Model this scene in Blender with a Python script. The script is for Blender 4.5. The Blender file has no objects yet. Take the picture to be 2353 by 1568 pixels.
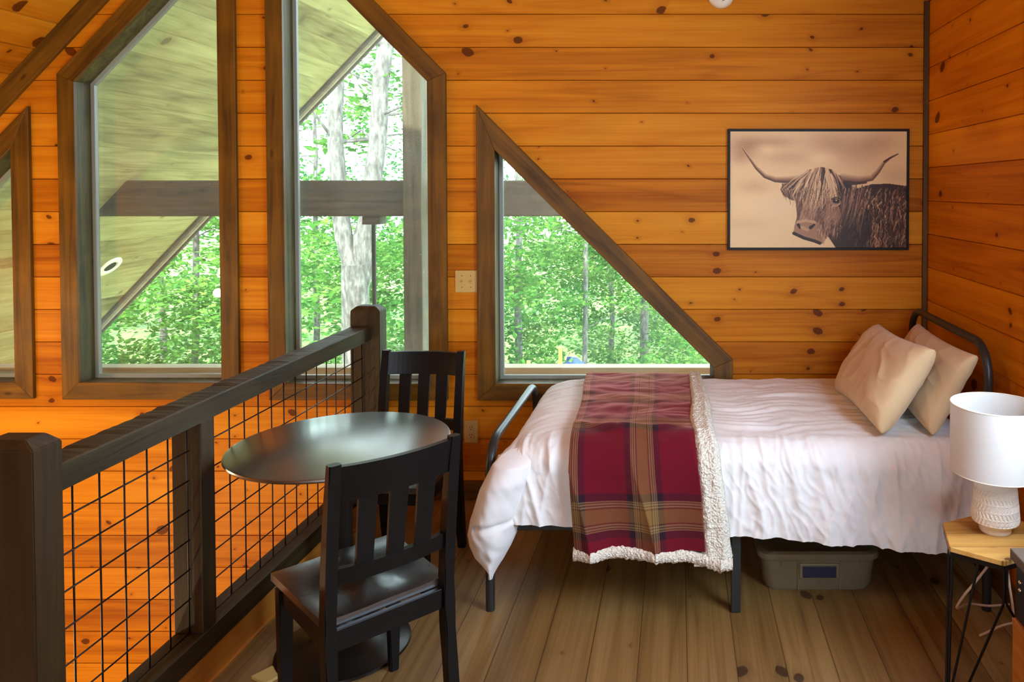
import bpy, bmesh, math, random
import numpy as np
from mathutils import Vector, Matrix, noise
from mathutils.geometry import tessellate_polygon
random.seed(7)
PI = math.pi
C = bpy.context.scene.collection

# ---------------------------------------------------------------- colours and node helper
def lin(r, g, b):
    f = lambda v: (v/255/12.92) if v/255 <= .04045 else ((v/255+.055)/1.055)**2.4
    return (f(r), f(g), f(b), 1.0)

class G:
    def __init__(s, name):
        s.mat = bpy.data.materials.new(name); s.mat.use_nodes = True
        s.t = s.mat.node_tree; s.t.nodes.clear()
        s.out = s.t.nodes.new('ShaderNodeOutputMaterial')
    def n(s, typ, ins=None, **kw):
        nd = s.t.nodes.new('ShaderNode'+typ)
        for k, v in kw.items(): setattr(nd, k, v)
        for k, v in (ins or {}).items():
            sk = nd.inputs[k]
            if isinstance(v, bpy.types.NodeSocket): s.t.links.new(v, sk)
            else: sk.default_value = v
        return nd
    def m(s, op, a, b=0.0, c=None, clamp=False):
        ins = {0: a, 1: b}
        if c is not None: ins[2] = c
        return s.n('Math', ins, operation=op, use_clamp=clamp).outputs[0]
    def mix(s, f, a, b, blend='MIX'):
        nd = s.n('Mix', data_type='RGBA', blend_type=blend)
        for i, v in ((0, f), (6, a), (7, b)):
            if isinstance(v, bpy.types.NodeSocket): s.t.links.new(v, nd.inputs[i])
            else: nd.inputs[i].default_value = v
        return nd.outputs[2]
    def ramp(s, f, stops, interp='LINEAR'):
        nd = s.n('ValToRGB', {0: f}); e = nd.color_ramp.elements; nd.color_ramp.interpolation = interp
        while len(e) < len(stops): e.new(.5)
        for el, (p, c) in zip(e, stops):
            el.position = p; el.color = c if len(c) == 4 else (*c, 1)
        return nd.outputs[0]
    def sm(s, x, lo, hi):
        return s.n('MapRange', {0: x, 1: lo, 2: hi, 3: 0.0, 4: 1.0}, interpolation_type='SMOOTHSTEP').outputs[0]
    def xyz(s, x, y, z): return s.n('CombineXYZ', {0: x, 1: y, 2: z}).outputs[0]
    def noise(s, v, scale, detail=3.0, rough=.5, dist=0.0):
        return s.n('TexNoise', {'Vector': v, 'Scale': scale, 'Detail': detail, 'Roughness': rough, 'Distortion': dist}).outputs[0]
    def coords(s):
        tc = s.n('TexCoord'); sp = s.n('SeparateXYZ', {0: tc.outputs['Object']})
        return tc.outputs['Object'], sp.outputs[0], sp.outputs[1], sp.outputs[2]
    def bsdf(s, col, rough=.5, bump=None, bstr=.3, bdist=.01, **kw):
        p = s.n('BsdfPrincipled', {'Base Color': col, 'Roughness': rough})
        for k, v in kw.items():
            nm = k.replace('_', ' ')
            sk = p.inputs[nm]
            if isinstance(v, bpy.types.NodeSocket): s.t.links.new(v, sk)
            else: sk.default_value = v
        if bump is not None:
            b = s.n('Bump', {'Height': bump, 'Strength': bstr, 'Distance': bdist}); s.t.links.new(b.outputs[0], p.inputs['Normal'])
        s.t.links.new(p.outputs[0], s.out.inputs[0]); return s.mat

def plank_wood(name, ua, va, pitch, off, light, mid, dark, knotc, rough=.42, knots=.62, seed=0., tone=.25, line=.5, su=1.0, gstr=1.0, kw=1.0, spec=.13):
    """boards running along axis ua and stacked along axis va"""
    g = G(name); o, X, Y, Z = g.coords(); ax = (X, Y, Z); U, V = ax[ua], ax[va]
    q = g.m('DIVIDE', g.m('SUBTRACT', V, off), pitch); idx = g.m('FLOOR', q); fr = g.m('SUBTRACT', q, idx)
    wn = g.n('TexWhiteNoise', {'W': g.m('ADD', idx, 11.3+seed)}, noise_dimensions='1D')
    r1 = wn.outputs['Value']; sp = g.n('SeparateColor', {0: wn.outputs['Color']}); r2, r3 = sp.outputs[0], sp.outputs[1]
    u2 = g.m('ADD', U, g.m('MULTIPLY', r1, 41.0))
    vm = g.m('MULTIPLY', fr, pitch)
    # knots
    cu, cv = .26, .085
    kv = g.xyz(g.m('DIVIDE', u2, cu), g.m('ADD', g.m('DIVIDE', vm, cv), g.m('MULTIPLY', idx, 5.0)), 0.0)
    vo = g.n('TexVoronoi', {'Vector': kv, 'Scale': 1.0, 'Randomness': .9}, voronoi_dimensions='2D')
    dv = g.n('VectorMath', {0: kv, 1: vo.outputs['Position']}, operation='SUBTRACT')
    ds = g.n('SeparateXYZ', {0: dv.outputs[0]})
    vc = g.n('SeparateColor', {0: vo.outputs['Color']})
    du = g.m('MULTIPLY', ds.outputs[0], cu*.72); dw = g.m('MULTIPLY', ds.outputs[1], cv)
    dw = g.m('ADD', dw, g.m('MULTIPLY', du, g.m('SUBTRACT', vc.outputs[1], .5)))
    dist = g.m('SQRT', g.m('ADD', g.m('MULTIPLY', du, du), g.m('MULTIPLY', dw, dw)))
    wob = g.m('MULTIPLY', g.m('SUBTRACT', g.noise(o, 60.0, 1.0), .5), .006)
    dist = g.m('ADD', dist, wob)
    rad = g.m('MULTIPLY', g.m('POWER', g.m('MAXIMUM', g.m('DIVIDE', g.m('SUBTRACT', vc.outputs[0], knots), 1-knots), 0.0), 3.0), .026*kw)
    rad = g.m('ADD', rad, .0022)
    has = g.m('GREATER_THAN', vc.outputs[0], knots)
    kn = g.m('MULTIPLY', g.m('SUBTRACT', 1.0, g.sm(g.m('SUBTRACT', dist, rad), -.002, .0025)), has)
    halo = g.m('MULTIPLY', g.m('MULTIPLY', g.m('SUBTRACT', 1.0, g.sm(dist, 0.0, g.m('ADD', g.m('MULTIPLY', rad, 3.2), .012))), has), .55)
    # grain, bent round the knots
    bend = g.m('MULTIPLY', halo, .02)
    vg = g.m('ADD', vm, bend)
    g1 = g.noise(g.xyz(g.m('MULTIPLY', u2, .55*su), g.m('MULTIPLY', vg, 15.0), g.m('MULTIPLY', r2, 19.0)), 1.0, 3.0, .55, .9)
    g2 = g.noise(g.xyz(g.m('MULTIPLY', u2, 2.2*su), g.m('MULTIPLY', vg, 130.0), g.m('MULTIPLY', r3, 23.0)), 1.0, 2.0, .6, 0.0)
    g3 = g.noise(g.xyz(g.m('MULTIPLY', u2, 1.1*su), g.m('MULTIPLY', vg, 4.5), g.m('MULTIPLY', r3, 7.0)), 1.0, 2.0, .5, .2)
    f = g.m('ADD', g.m('MULTIPLY', g1, .62*gstr), g.m('ADD', g.m('MULTIPLY', g2, .30*gstr), g.m('MULTIPLY', g3, .38)))
    g4 = g.noise(g.xyz(g.m('MULTIPLY', u2, .30*su), g.m('MULTIPLY', g.m('ADD', vg, g.m('MULTIPLY', r3, 3.0)), 5.5), g.m('MULTIPLY', r2, 31.0)), 1.0, 1.5, .5, .25)
    cath = g.m('PINGPONG', g.m('MULTIPLY', g4, 17.0), 1.0)
    f = g.m('ADD', f, g.m('MULTIPLY', g.m('SUBTRACT', g.m('POWER', cath, 3.0), .25), .11*gstr))
    f = g.m('ADD', f, g.m('MULTIPLY', g.m('SUBTRACT', r1, .5), tone))
    f = g.m('SUBTRACT', f, .5*(gstr-1)*.92) if gstr != 1 else f
    col = g.ramp(f, [(.36, light), (.62, mid), (.98, dark)])
    col = g.mix(g.m('MULTIPLY', halo, .75), col, dark)
    ring = g.m('ADD', .62, g.m('MULTIPLY', g.m('SINE', g.m('MULTIPLY', dist, 1500.0)), .2))
    col = g.mix(g.m('MULTIPLY', kn, g.m('ADD', ring, .2), clamp=True), col, knotc)
    e = g.m('MULTIPLY', g.m('MINIMUM', fr, g.m('SUBTRACT', 1.0, fr)), pitch)
    gap = g.m('SUBTRACT', 1.0, g.sm(e, .0008, .0026))
    col = g.mix(g.m('MULTIPLY', gap, line), col, knotc)
    hb = g.noise(g.xyz(g.m('MULTIPLY', U, 2.2), g.m('MULTIPLY', V, 130.0), 0.0), 1.0, 1.0)
    h = g.m('SUBTRACT', g.m('MULTIPLY', hb, .25), gap)
    return g.bsdf(col, g.m('ADD', rough, g.m('MULTIPLY', g1, .12)), h, .25, .004, **{'Specular_IOR_Level': spec})

def stain_wood(name, light, dark, rough=.55, along=0, spec=.35, scale=1.0, bstr=.35):
    g = G(name); o, X, Y, Z = g.coords(); a = [X, Y, Z]
    oi = g.n('ObjectInfo').outputs['Random']
    s = [28.0*scale]*3; s[along] = 1.6*scale
    v = g.xyz(g.m('ADD', g.m('MULTIPLY', a[0], s[0]), g.m('MULTIPLY', oi, 30.0)), g.m('MULTIPLY', a[1], s[1]), g.m('MULTIPLY', a[2], s[2]))
    n1 = g.noise(v, 1.0, 5.0, .6, .8); s2 = [3.0, 3.0, 3.0]
    n2 = g.noise(o, 4.0, 3.0, .5, .3)
    f = g.m('ADD', g.m('MULTIPLY', n1, .75), g.m('MULTIPLY', n2, .35))
    vo = g.n('TexVoronoi', {'Vector': g.xyz(g.m('ADD', g.m('MULTIPLY', a[0], 4.0 if along == 0 else 9.0), g.m('MULTIPLY', oi, 17.0)), g.m('MULTIPLY', a[1], 4.0 if along == 1 else 9.0), g.m('MULTIPLY', a[2], 4.0 if along == 2 else 9.0)), 'Scale': 1.0})
    vc = g.n('SeparateColor', {0: vo.outputs['Color']})
    kn = g.m('MULTIPLY', g.m('SUBTRACT', 1.0, g.sm(vo.outputs['Distance'], .03, .13)), g.m('GREATER_THAN', vc.outputs[0], .72))
    col = g.ramp(f, [(.3, light), (.72, dark)])
    col = g.mix(g.m('MULTIPLY', kn, .7), col, (*[c*.35 for c in dark[:3]], 1))
    return g.bsdf(col, rough, n1, bstr, .003, **{'Specular_IOR_Level': spec})

def plain(name, col, rough=.5, metal=0., spec=.5, bscale=0, bstr=.1, **kw):
    g = G(name); bump = None
    o, X, Y, Z = g.coords()
    n = g.noise(o, bscale or 40.0, 3.0)
    c = g.mix(g.m('MULTIPLY', n, .12), col, (*[v*.72 for v in col[:3]], 1))
    return g.bsdf(c, rough, n if bscale else None, bstr, .003, Metallic=metal, **{'Specular_IOR_Level': spec}, **kw)

M = {}
PL, PM, PD, PK = lin(216, 144, 32), lin(198, 120, 18), lin(144, 72, 6), lin(70, 22, 4)
M['pine_wall'] = plank_wood('pine_wall', 0, 2, .1722, -.0282, PL, PM, PD, PK, knots=.68, tone=.34, line=.3, kw=.85)
M['pine_right'] = plank_wood('pine_right', 1, 2, .1735, .0165, lin(226, 146, 26), lin(208, 122, 12), lin(158, 76, 4), PK, seed=40, tone=.3, line=.15, kw=.9, knots=.66)
M['pine_ceiling'] = plank_wood('pine_ceiling', 1, 0, .125, .02, PL, PM, PD, PK, seed=80, line=.7)
M['pine_trim'] = stain_wood('pine_trim', lin(206, 140, 56), lin(164, 94, 28), .45, along=1)
M['floor'] = plank_wood('floor_planks', 1, 0, .1695, .033, lin(156, 124, 78), lin(130, 98, 54), lin(82, 56, 24), lin(48, 24, 10), rough=.38, knots=.80, seed=13, tone=.22, line=.7, su=.8, kw=.9, spec=.4)
M['soffit'] = plank_wood('soffit_boards', 1, 0, .13, .0, lin(170, 163, 112), lin(146, 138, 90), lin(92, 82, 50), lin(100, 90, 62), rough=.75, knots=.86, seed=60, tone=.25, line=.45, su=1.8, spec=.1, gstr=1.1)
M['casing'] = stain_wood('stained_casing', lin(130, 88, 16), lin(70, 45, 4), .5)
M['casing_y'] = stain_wood('stained_trim', lin(130, 88, 16), lin(70, 45, 4), .5, along=1)
M['jamb'] = stain_wood('jamb_wood', lin(112, 104, 62), lin(54, 48, 22), .6, along=2)
M['rail'] = stain_wood('rail_wood', lin(66, 52, 22), lin(32, 23, 8), .55, along=1, bstr=.8)
M['post'] = stain_wood('post_wood', lin(68, 48, 14), lin(34, 22, 5), .55, along=2, bstr=.5)
M['porch'] = stain_wood('porch_timber', lin(104, 98, 86), lin(66, 60, 52), .8, along=0, spec=.1)
M['porch_v'] = stain_wood('porch_post_wood', lin(108, 104, 86), lin(68, 64, 52), .8, along=2, spec=.1)
M['ledge'] = stain_wood('ledge_wood', lin(178, 172, 146), lin(140, 132, 106), .7, along=0, spec=.2)
M['stop'] = plain('glazing_stop_paint', lin(150, 156, 146), .45, bscale=60, bstr=.2)
M['black_paint'] = plain('black_chair_paint', lin(15, 13, 13), .38, spec=.25, bscale=25, bstr=.05)
M['seat_paint'] = None
M['table_black'] = plain('black_table_laminate', lin(16, 16, 17), .30, spec=.9, IOR=2.1, Coat_Weight=1.0, Coat_Roughness=.26, Coat_IOR=1.7)
M['base_metal'] = plain('bronze_black_base', lin(34, 30, 26), .32, metal=.5, bscale=60, bstr=.05)
M['bed_metal'] = plain('dark_grey_bed_metal', lin(48, 50, 50), .38, metal=.3, bscale=120, bstr=.05)
M['wire'] = plain('black_wire', lin(26, 16, 14), .45, metal=.4)
M['iron'] = plain('black_iron_rod', lin(26, 23, 22), .4, metal=.5)
M['white_cloth'] = plain('white_cotton', lin(232, 228, 226), .9, spec=.15, bscale=350, bstr=.15, Sheen_Weight=.2)
M['pillow_cloth'] = plain('cream_pillow_cotton', lin(216, 186, 144), .9, spec=.15, bscale=300, bstr=.12, Sheen_Weight=.2)
M['sherpa'] = None
M['ceramic'] = plain('white_ceramic', lin(226, 216, 202), .42, spec=.4)
M['shade'] = None
M['ivory'] = plain('ivory_plastic', lin(196, 166, 98), .4)
M['dark_slot'] = plain('dark_slot', lin(38, 22, 10), .7)
M['white_plastic'] = plain('white_plastic', lin(236, 228, 208), .4)
M['bin'] = None
M['navy'] = plain('navy_latch', lin(22, 26, 48), .5)
M['frame_black'] = plain('black_picture_frame', lin(18, 13, 9), .5, spec=.25)
M['cord'] = plain('pale_cord', lin(206, 178, 150), .5)
M['chrome'] = plain('chrome_knob', lin(220, 215, 205), .2, metal=1.)
M['cab_black'] = plain('cabinet_black', lin(24, 20, 18), .45)
M['cab_top'] = plain('cabinet_top_grey', lin(104, 90, 76), .4, bscale=30)
M['tag'] = plain('white_tag', lin(235, 228, 215), .8)
M['tarp'] = plain('blue_tarp', lin(40, 70, 150), .6)
M['stake'] = plain('yellow_stake', lin(220, 170, 80), .7)
M['nightwood'] = plank_wood('side_table_wood', 0, 1, .09, .01, lin(214, 166, 92), lin(186, 132, 62), lin(96, 58, 24), lin(60, 32, 12), rough=.35, knots=.8, seed=5, tone=.5, line=.5, su=2.2)

g = G('seat_lacquer'); o, X, Y, Z = g.coords()
n = g.noise(g.xyz(g.m('MULTIPLY', X, .25), g.m('MULTIPLY', Y, 1.2), Z), 110.0, 4.0, .6, 1.0)
M['seat_paint'] = g.bsdf(g.mix(n, lin(13, 13, 14), lin(20, 20, 22)), g.m('ADD', .22, g.m('MULTIPLY', n, .16)), n, .10, .002, IOR=1.9, Coat_Weight=.8, Coat_Roughness=.2, Coat_IOR=1.6, **{'Specular_IOR_Level': .9})

g = G('sherpa_fleece'); o, X, Y, Z = g.coords()
v = g.n('TexVoronoi', {'Vector': o, 'Scale': 130.0}).outputs['Distance']; n = g.noise(o, 60.0, 4.0)
M['sherpa'] = g.bsdf(g.mix(v, lin(240, 235, 224), lin(206, 194, 172)), .95, g.m('ADD', v, n), .9, .006, **{'Specular_IOR_Level': .05})

g = G('linen_lamp_shade'); o, X, Y, Z = g.coords()
n = g.noise(g.xyz(g.m('MULTIPLY', X, 300.0), g.m('MULTIPLY', Y, 300.0), g.m('MULTIPLY', Z, 900.0)), 1.0, 2.0)
d = g.n('BsdfDiffuse', {'Color': g.mix(n, lin(246, 244, 240), lin(232, 230, 226))}); tr = g.n('BsdfTranslucent', {'Color': lin(240, 236, 230)})
ms = g.n('MixShader', {0: .3, 1: d.outputs[0], 2: tr.outputs[0]}); g.t.links.new(ms.outputs[0], g.out.inputs[0]); M['shade'] = g.mat

g = G('frosted_bin_plastic'); o, X, Y, Z = g.coords()
n = g.noise(o, 18.0, 3.0)
p = g.n('BsdfPrincipled', {'Base Color': g.mix(n, lin(150, 138, 108), lin(124, 110, 82)), 'Roughness': .38})
tr = g.n('BsdfTranslucent', {'Color': lin(190, 176, 146)}); ms = g.n('MixShader', {0: .35, 1: p.outputs[0], 2: tr.outputs[0]})
g.t.links.new(ms.outputs[0], g.out.inputs[0]); M['bin'] = g.mat

# window glass with a film of dust
g = G('dusty_glass'); o, X, Y, Z = g.coords()
lw = g.n('Fresnel', {'IOR': 1.45}); tp = g.n('BsdfTransparent', {'Color': (.95, .97, .955, 1)}); gl = g.n('BsdfGlossy', {'Color': (1, 1, 1, 1), 'Roughness': .0})
m1 = g.n('MixShader', {0: g.m('MULTIPLY', lw.outputs[0], .9), 1: tp.outputs[0], 2: gl.outputs[0]})
tl = g.n('BsdfTranslucent', {'Color': (.9, .92, .88, 1)})
sp = g.sm(g.n('TexVoronoi', {'Vector': o, 'Scale': 46.0}).outputs['Distance'], .10, .04)
du = g.m('ADD', g.m('ADD', .004, g.m('MULTIPLY', g.noise(o, 2.2, 4.0, .6), .035)), g.m('MULTIPLY', g.m('MULTIPLY', sp, g.sm(g.noise(o, 5.0, 3.0), .5, .65)), .25))
m2 = g.n('MixShader', {0: du, 1: m1.outputs[0], 2: tl.outputs[0]}); g.t.links.new(m2.outputs[0], g.out.inputs[0]); M['glass'] = g.mat

# plaid
g = G('red_plaid'); uv = g.n('UVMap').outputs[0]; s = g.n('SeparateXYZ', {0: uv})
RED, PUR, BEI, LNC = lin(100, 15, 32), lin(36, 24, 34), lin(120, 90, 50), lin(60, 30, 16)
CRM = lin(146, 122, 84)
def axis(t, ph, per):
    f = g.m('FRACT', g.m('ADD', g.m('DIVIDE', t, per), ph))
    return g.ramp(f, [(0, RED), (.26, RED), (.275, PUR), (.345, PUR), (.352, CRM), (.362, LNC), (.378, CRM), (.39, LNC), (.406, CRM), (.418, LNC), (.435, BEI), (.565, BEI), (.582, LNC), (.594, CRM), (.61, LNC), (.622, CRM), (.638, LNC), (.648, CRM), (.655, PUR), (.725, PUR), (.74, RED), (1, RED)])
a, b = axis(s.outputs[0], .55, .300), axis(s.outputs[1], .933, .353)
pn = g.noise(g.xyz(g.m('MULTIPLY', s.outputs[0], 400.0), g.m('MULTIPLY', s.outputs[1], 400.0), 0.0), 1.0, 2.0)
col = g.mix(g.m('ADD', .38, g.m('MULTIPLY', pn, .24)), a, b)
M['plaid'] = g.bsdf(col, .9, pn, .2, .002, Sheen_Weight=.6, Sheen_Roughness=.45, Sheen_Tint=lin(236, 150, 138), **{'Specular_IOR_Level': .1})

def leaf_mat(name, c1, c2, c3):
    g = G(name); o, X, Y, Z = g.coords()
    n = g.noise(o, .9, 3.0); n2 = g.n('TexWhiteNoise', {'Vector': g.n('VectorMath', {0: o, 1: (.12, .12, .12)}, operation='SNAP').outputs[0]}, noise_dimensions='3D').outputs['Value']
    col = g.ramp(g.m('ADD', g.m('MULTIPLY', n, .6), g.m('MULTIPLY', n2, .4)), [(.25, c1), (.5, c2), (.8, c3)])
    d = g.n('BsdfDiffuse', {'Color': col}); t = g.n('BsdfTranslucent', {'Color': col})
    ms = g.n('MixShader', {0: .45, 1: d.outputs[0], 2: t.outputs[0]}); g.t.links.new(ms.outputs[0], g.out.inputs[0]); return g.mat
M['leaf'] = leaf_mat('summer_leaves', lin(48, 92, 38), lin(74, 128, 52), lin(128, 160, 76))
M['leaf_dark'] = leaf_mat('deep_green_leaves', lin(34, 82, 44), lin(58, 112, 60), lin(98, 146, 76))  # deeper green leaf tone for the far woods
g = G('bark'); o, X, Y, Z = g.coords()
n = g.noise(g.xyz(g.m('MULTIPLY', X, 20.0), g.m('MULTIPLY', Y, 20.0), g.m('MULTIPLY', Z, 7.0)), 1.0, 5.0, .65)
M['bark'] = g.bsdf(g.ramp(n, [(.32, lin(56, 55, 50)), (.5, lin(92, 91, 86)), (.68, lin(128, 127, 120))]), .9, n, .6, .01)
g = G('forest_ground'); o, X, Y, Z = g.coords()
n = g.noise(o, .6, 5.0)
M['ground'] = g.bsdf(g.ramp(n, [(.3, lin(74, 104, 48)), (.55, lin(104, 126, 60)), (.75, lin(130, 136, 78))]), .95)

# ---------------------------------------------------------------- mesh helpers
def link(name, bm, mat, parent=None, smooth=False, loc=None, uvname=None):
    bmesh.ops.recalc_face_normals(bm, faces=bm.faces[:])
    me = bpy.data.meshes.new(name); 
    if parent is not None and loc is None:
        bmesh.ops.translate(bm, verts=bm.verts[:], vec=-parent.matrix_basis.translation if parent.get('_w', 1) else Vector())
    bm.to_mesh(me); bm.free()
    for mt in (mat if isinstance(mat, (list, tuple)) else [mat]): me.materials.append(mt)
    if smooth:
        me.polygons.foreach_set('use_smooth', [True]*len(me.polygons))
        if smooth != 'all': me.set_sharp_from_angle(angle=math.radians(38))
    ob = bpy.data.objects.new(name, me); C.objects.link(ob)
    if parent is not None: ob.parent = parent
    return ob

def local(name, bm, mat, parent, smooth=False):
    """part whose coordinates are already those of its parent"""
    return link(name, bm, mat, parent, smooth, loc=True)

def thing(name, label, cat, loc=(0, 0, 0), rz=0., group=None, kind=None):
    o = bpy.data.objects.new(name, None); o.empty_display_size = .1; C.objects.link(o)
    o.location = loc; o.rotation_euler = (0, 0, rz)
    return tag(o, label, cat, group, kind)

def tag(o, label=None, cat=None, group=None, kind=None):
    if label: o['label'] = label
    if cat: o['category'] = cat
    if group: o['group'] = group
    if kind: o['kind'] = kind
    return o

def wp(name, bm, mat, root, smooth=False):
    """part built in world coordinates under an unrotated root"""
    bmesh.ops.translate(bm, verts=bm.verts[:], vec=-Vector(root.location))
    return link(name, bm, mat, root, smooth, loc=True)

def BM(): return bmesh.new()

def box(bm, x0, x1, y0, y1, z0, z1, bev=0., seg=2):
    r = bmesh.ops.create_cube(bm, size=1.0, matrix=Matrix.Translation(((x0+x1)/2, (y0+y1)/2, (z0+z1)/2)) @ Matrix.Diagonal((x1-x0, y1-y0, z1-z0, 1)))
    if bev:
        es = list({e for v in r['verts'] for e in v.link_edges})
        bmesh.ops.bevel(bm, geom=es, offset=bev, segments=seg, profile=.5, affect='EDGES')
    return bm

def bar(bm, p0, p1, w, h, up=(0, 0, 1), bev=0., ext=0.):
    p0, p1 = Vector(p0), Vector(p1); d = (p1-p0); L = d.length+2*ext; d.normalize()
    s = d.cross(Vector(up)).normalized(); u = s.cross(d)
    mt = Matrix((d, s, u)).transposed().to_4x4(); mt.translation = (p0+p1)/2
    r = bmesh.ops.create_cube(bm, size=1.0, matrix=mt @ Matrix.Diagonal((L, w, h, 1)))
    if bev:
        es = list({e for v in r['verts'] for e in v.link_edges})
        bmesh.ops.bevel(bm, geom=es, offset=bev, segments=2, profile=.5, affect='EDGES')
    return bm

def loft(bm, rings, closed=True, cap=True):
    vs = [[bm.verts.new(p) for p in r] for r in rings]
    n = len(rings[0])
    for a, b in zip(vs, vs[1:]):
        for i in range(n if closed else n-1):
            j = (i+1) % n
            bm.faces.new((a[i], a[j], b[j], b[i]))
    if cap and closed:
        bm.faces.new(vs[0][::-1]); bm.faces.new(vs[-1])
    return bm

def tube(bm, pts, r, seg=10, cap=True):
    pts = [Vector(p) for p in pts]; rings = []; prev = None
    for i, p in enumerate(pts):
        t = (pts[min(i+1, len(pts)-1)]-pts[max(i-1, 0)]).normalized()
        if prev is None:
            a = t.orthogonal().normalized()
        else:
            a = (prev - t*prev.dot(t)).normalized()
        prev = a; b = t.cross(a)
        rr = r[i] if isinstance(r, (list, tuple)) else r
        rings.append([p + (a*math.cos(2*PI*k/seg)+b*math.sin(2*PI*k/seg))*rr for k in range(seg)])
    return loft(bm, rings, True, cap)

def arc(c, a, b, r, a0, a1, n=6):
    c, a, b = Vector(c), Vector(a), Vector(b)
    return [c + (a*math.cos(t)+b*math.sin(t))*r for t in [a0+(a1-a0)*i/n for i in range(n+1)]]

def lathe(bm, prof, seg=48, c=(0, 0, 0)):
    rings = [[Vector((c[0]+r*math.cos(2*PI*k/seg), c[1]+r*math.sin(2*PI*k/seg), c[2]+z)) for k in range(seg)] for r, z in prof]
    return loft(bm, rings, True, True)

def prism(bm, poly, f0, f1):
    """poly: list of 2d points; f0,f1 map a 2d point to 3d for the two caps"""
    a = [bm.verts.new(f0(p)) for p in poly]; b = [bm.verts.new(f1(p)) for p in poly]
    bm.faces.new(a); bm.faces.new(b[::-1]); n = len(poly)
    for i in range(n):
        j = (i+1) % n; bm.faces.new((a[i], b[i], b[j], a[j]))
    return bm

def grid(bm, nu, nv, fn, uvf=None):
    vs = [[bm.verts.new(fn(i/nu, j/nv)) for j in range(nv+1)] for i in range(nu+1)]
    lay = bm.loops.layers.uv.verify() if uvf else None
    for i in range(nu):
        for j in range(nv):
            f = bm.faces.new((vs[i][j], vs[i+1][j], vs[i+1][j+1], vs[i][j+1]))
            if lay:
                for l, (a, b) in zip(f.loops, ((i, j), (i+1, j), (i+1, j+1), (i, j+1))):
                    l[lay].uv = uvf(a/nu, b/nv)
    return vs

def wall_mesh(outer, holes, f0, f1):
    """slab with holes: outer and holes are lists of 2d points"""
    bm = BM(); loops = [outer]+holes
    tris = tessellate_polygon([[Vector((p[0], p[1], 0)) for p in l] for l in loops])
    flat = [p for l in loops for p in l]
    a = [bm.verts.new(f0(p)) for p in flat]; b = [bm.verts.new(f1(p)) for p in flat]
    for t in tris:
        bm.faces.new([a[i] for i in t]); bm.faces.new([b[i] for i in reversed(t)])
    k = 0
    for l in loops:
        n = len(l)
        for i in range(n):
            j = (i+1) % n
            bm.faces.new((a[k+i], b[k+i], b[k+j], a[k+j]))
        k += n
    bmesh.ops.recalc_face_normals(bm, faces=bm.faces[:])
    return bm

def groove(bm, axis, values, test, shift, w=.0026):
    """cut V-grooves into a boarded face: planes at axis=value, centre verts pushed in"""
    nrm = Vector([1.0 if i == axis else 0.0 for i in range(3)])
    for v in values:
        for d in (-w, 0, w):
            bmesh.ops.bisect_plane(bm, geom=bm.verts[:]+bm.edges[:]+bm.faces[:], plane_co=nrm*(v+d), plane_no=nrm, dist=1e-5)
    for vt in bm.verts:
        if test(vt.co) and min(abs(vt.co[axis]-v) for v in values) < 2e-4:
            vt.co += Vector(shift)

def offset_poly(poly, d):
    """offset a counter-clockwise convex polygon outwards by d"""
    n = len(poly); out = []
    for i in range(n):
        p0, p1, p2 = Vector(poly[i-1]), Vector(poly[i]), Vector(poly[(i+1) % n])
        e1, e2 = (p1-p0).normalized(), (p2-p1).normalized()
        n1, n2 = Vector((e1.y, -e1.x)), Vector((e2.y, -e2.x))
        k = d/(1+n1.dot(n2)); q = p1+(n1+n2)*k; out.append((q.x, q.y))
    return out

# ---------------------------------------------------------------- the room
D = 4.006            # inner face of the window wall
WT = .15             # wall thickness
XR = 1.312           # right wall
XRIDGE, ZRIDGE = -2.25, 3.519
SL = 1.04
ZLOW = -2.7
XL = -5.6
YB = -3.2            # wall behind the viewer
zl = lambda x: 2.164+SL*(x+3.553)         # left roof slope
zr = lambda x: ZRIDGE-.227*(x-XRIDGE)     # shed slope over the loft

W_IN = {1: [(-4.63, .625), (-3.487, .625), (-3.487, 1.853), (-4.63, .70)],
        2: [(-3.150, .622), (-2.400, .622), (-2.400, 2.978), (-3.150, 2.203)],
        3: [(-2.060, .616), (-1.308, .616), (-1.308, 2.203), (-2.060, 2.968)],
        4: [(-.957, .616), (.191, .616), (.191, .70), (-.957, 1.845)]}
W_OUT = {1: [(-4.73, .535), (-3.392, .535), (-3.392, 2.075), (-4.73, .73)],
         2: [(-3.240, .532), (-2.308, .532), (-2.308, 3.205), (-3.240, 2.240)],
         3: [(-2.150, .529), (-1.211, .529), (-1.211, 2.246), (-2.150, 3.200)],
         4: [(-1.053, .528), (.29, .528), (.29, .743), (-1.053, 2.082)]}
holes = [offset_poly(W_IN[k], .012) for k in W_IN]
outer = [(XL-.15, ZLOW), (XR+.14, ZLOW), (XR+.14, zr(XR+.14)+.1), (XRIDGE, ZRIDGE+.14), (XL-.15, zl(XL-.15)+.14)]
bm = wall_mesh(outer, holes, lambda p: (p[0], D, p[1]), lambda p: (p[0], D+WT, p[1]))
groove(bm, 2, [-.0282+.1722*k for k in range(-15, 22)], lambda c: abs(c.y-D) < 1e-4, (0, .006, 0))
tag(link('wall_back', bm, M['pine_wall']), 'knotty pine board wall with the trapezoid and triangle windows', 'wall', kind='structure')

RW = [(.85, 1.10), (2.20, 1.10), (2.20, 2.20), (.85, 2.20)]   # window in the right wall, beside the viewer
bm = wall_mesh([(YB, ZLOW), (D, ZLOW), (D, zr(XR)+.05), (YB, zr(XR)+.05)], [RW], lambda p: (XR, p[0], p[1]), lambda p: (XR+.14, p[0], p[1]))
groove(bm, 2, [.0165+.1735*k for k in range(-14, 16)], lambda c: abs(c.x-XR) < 1e-4, (.006, 0, 0))
tag(link('wall_right', bm, M['pine_right']), 'orange pine board side wall behind the bed head', 'wall', kind='structure')

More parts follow.
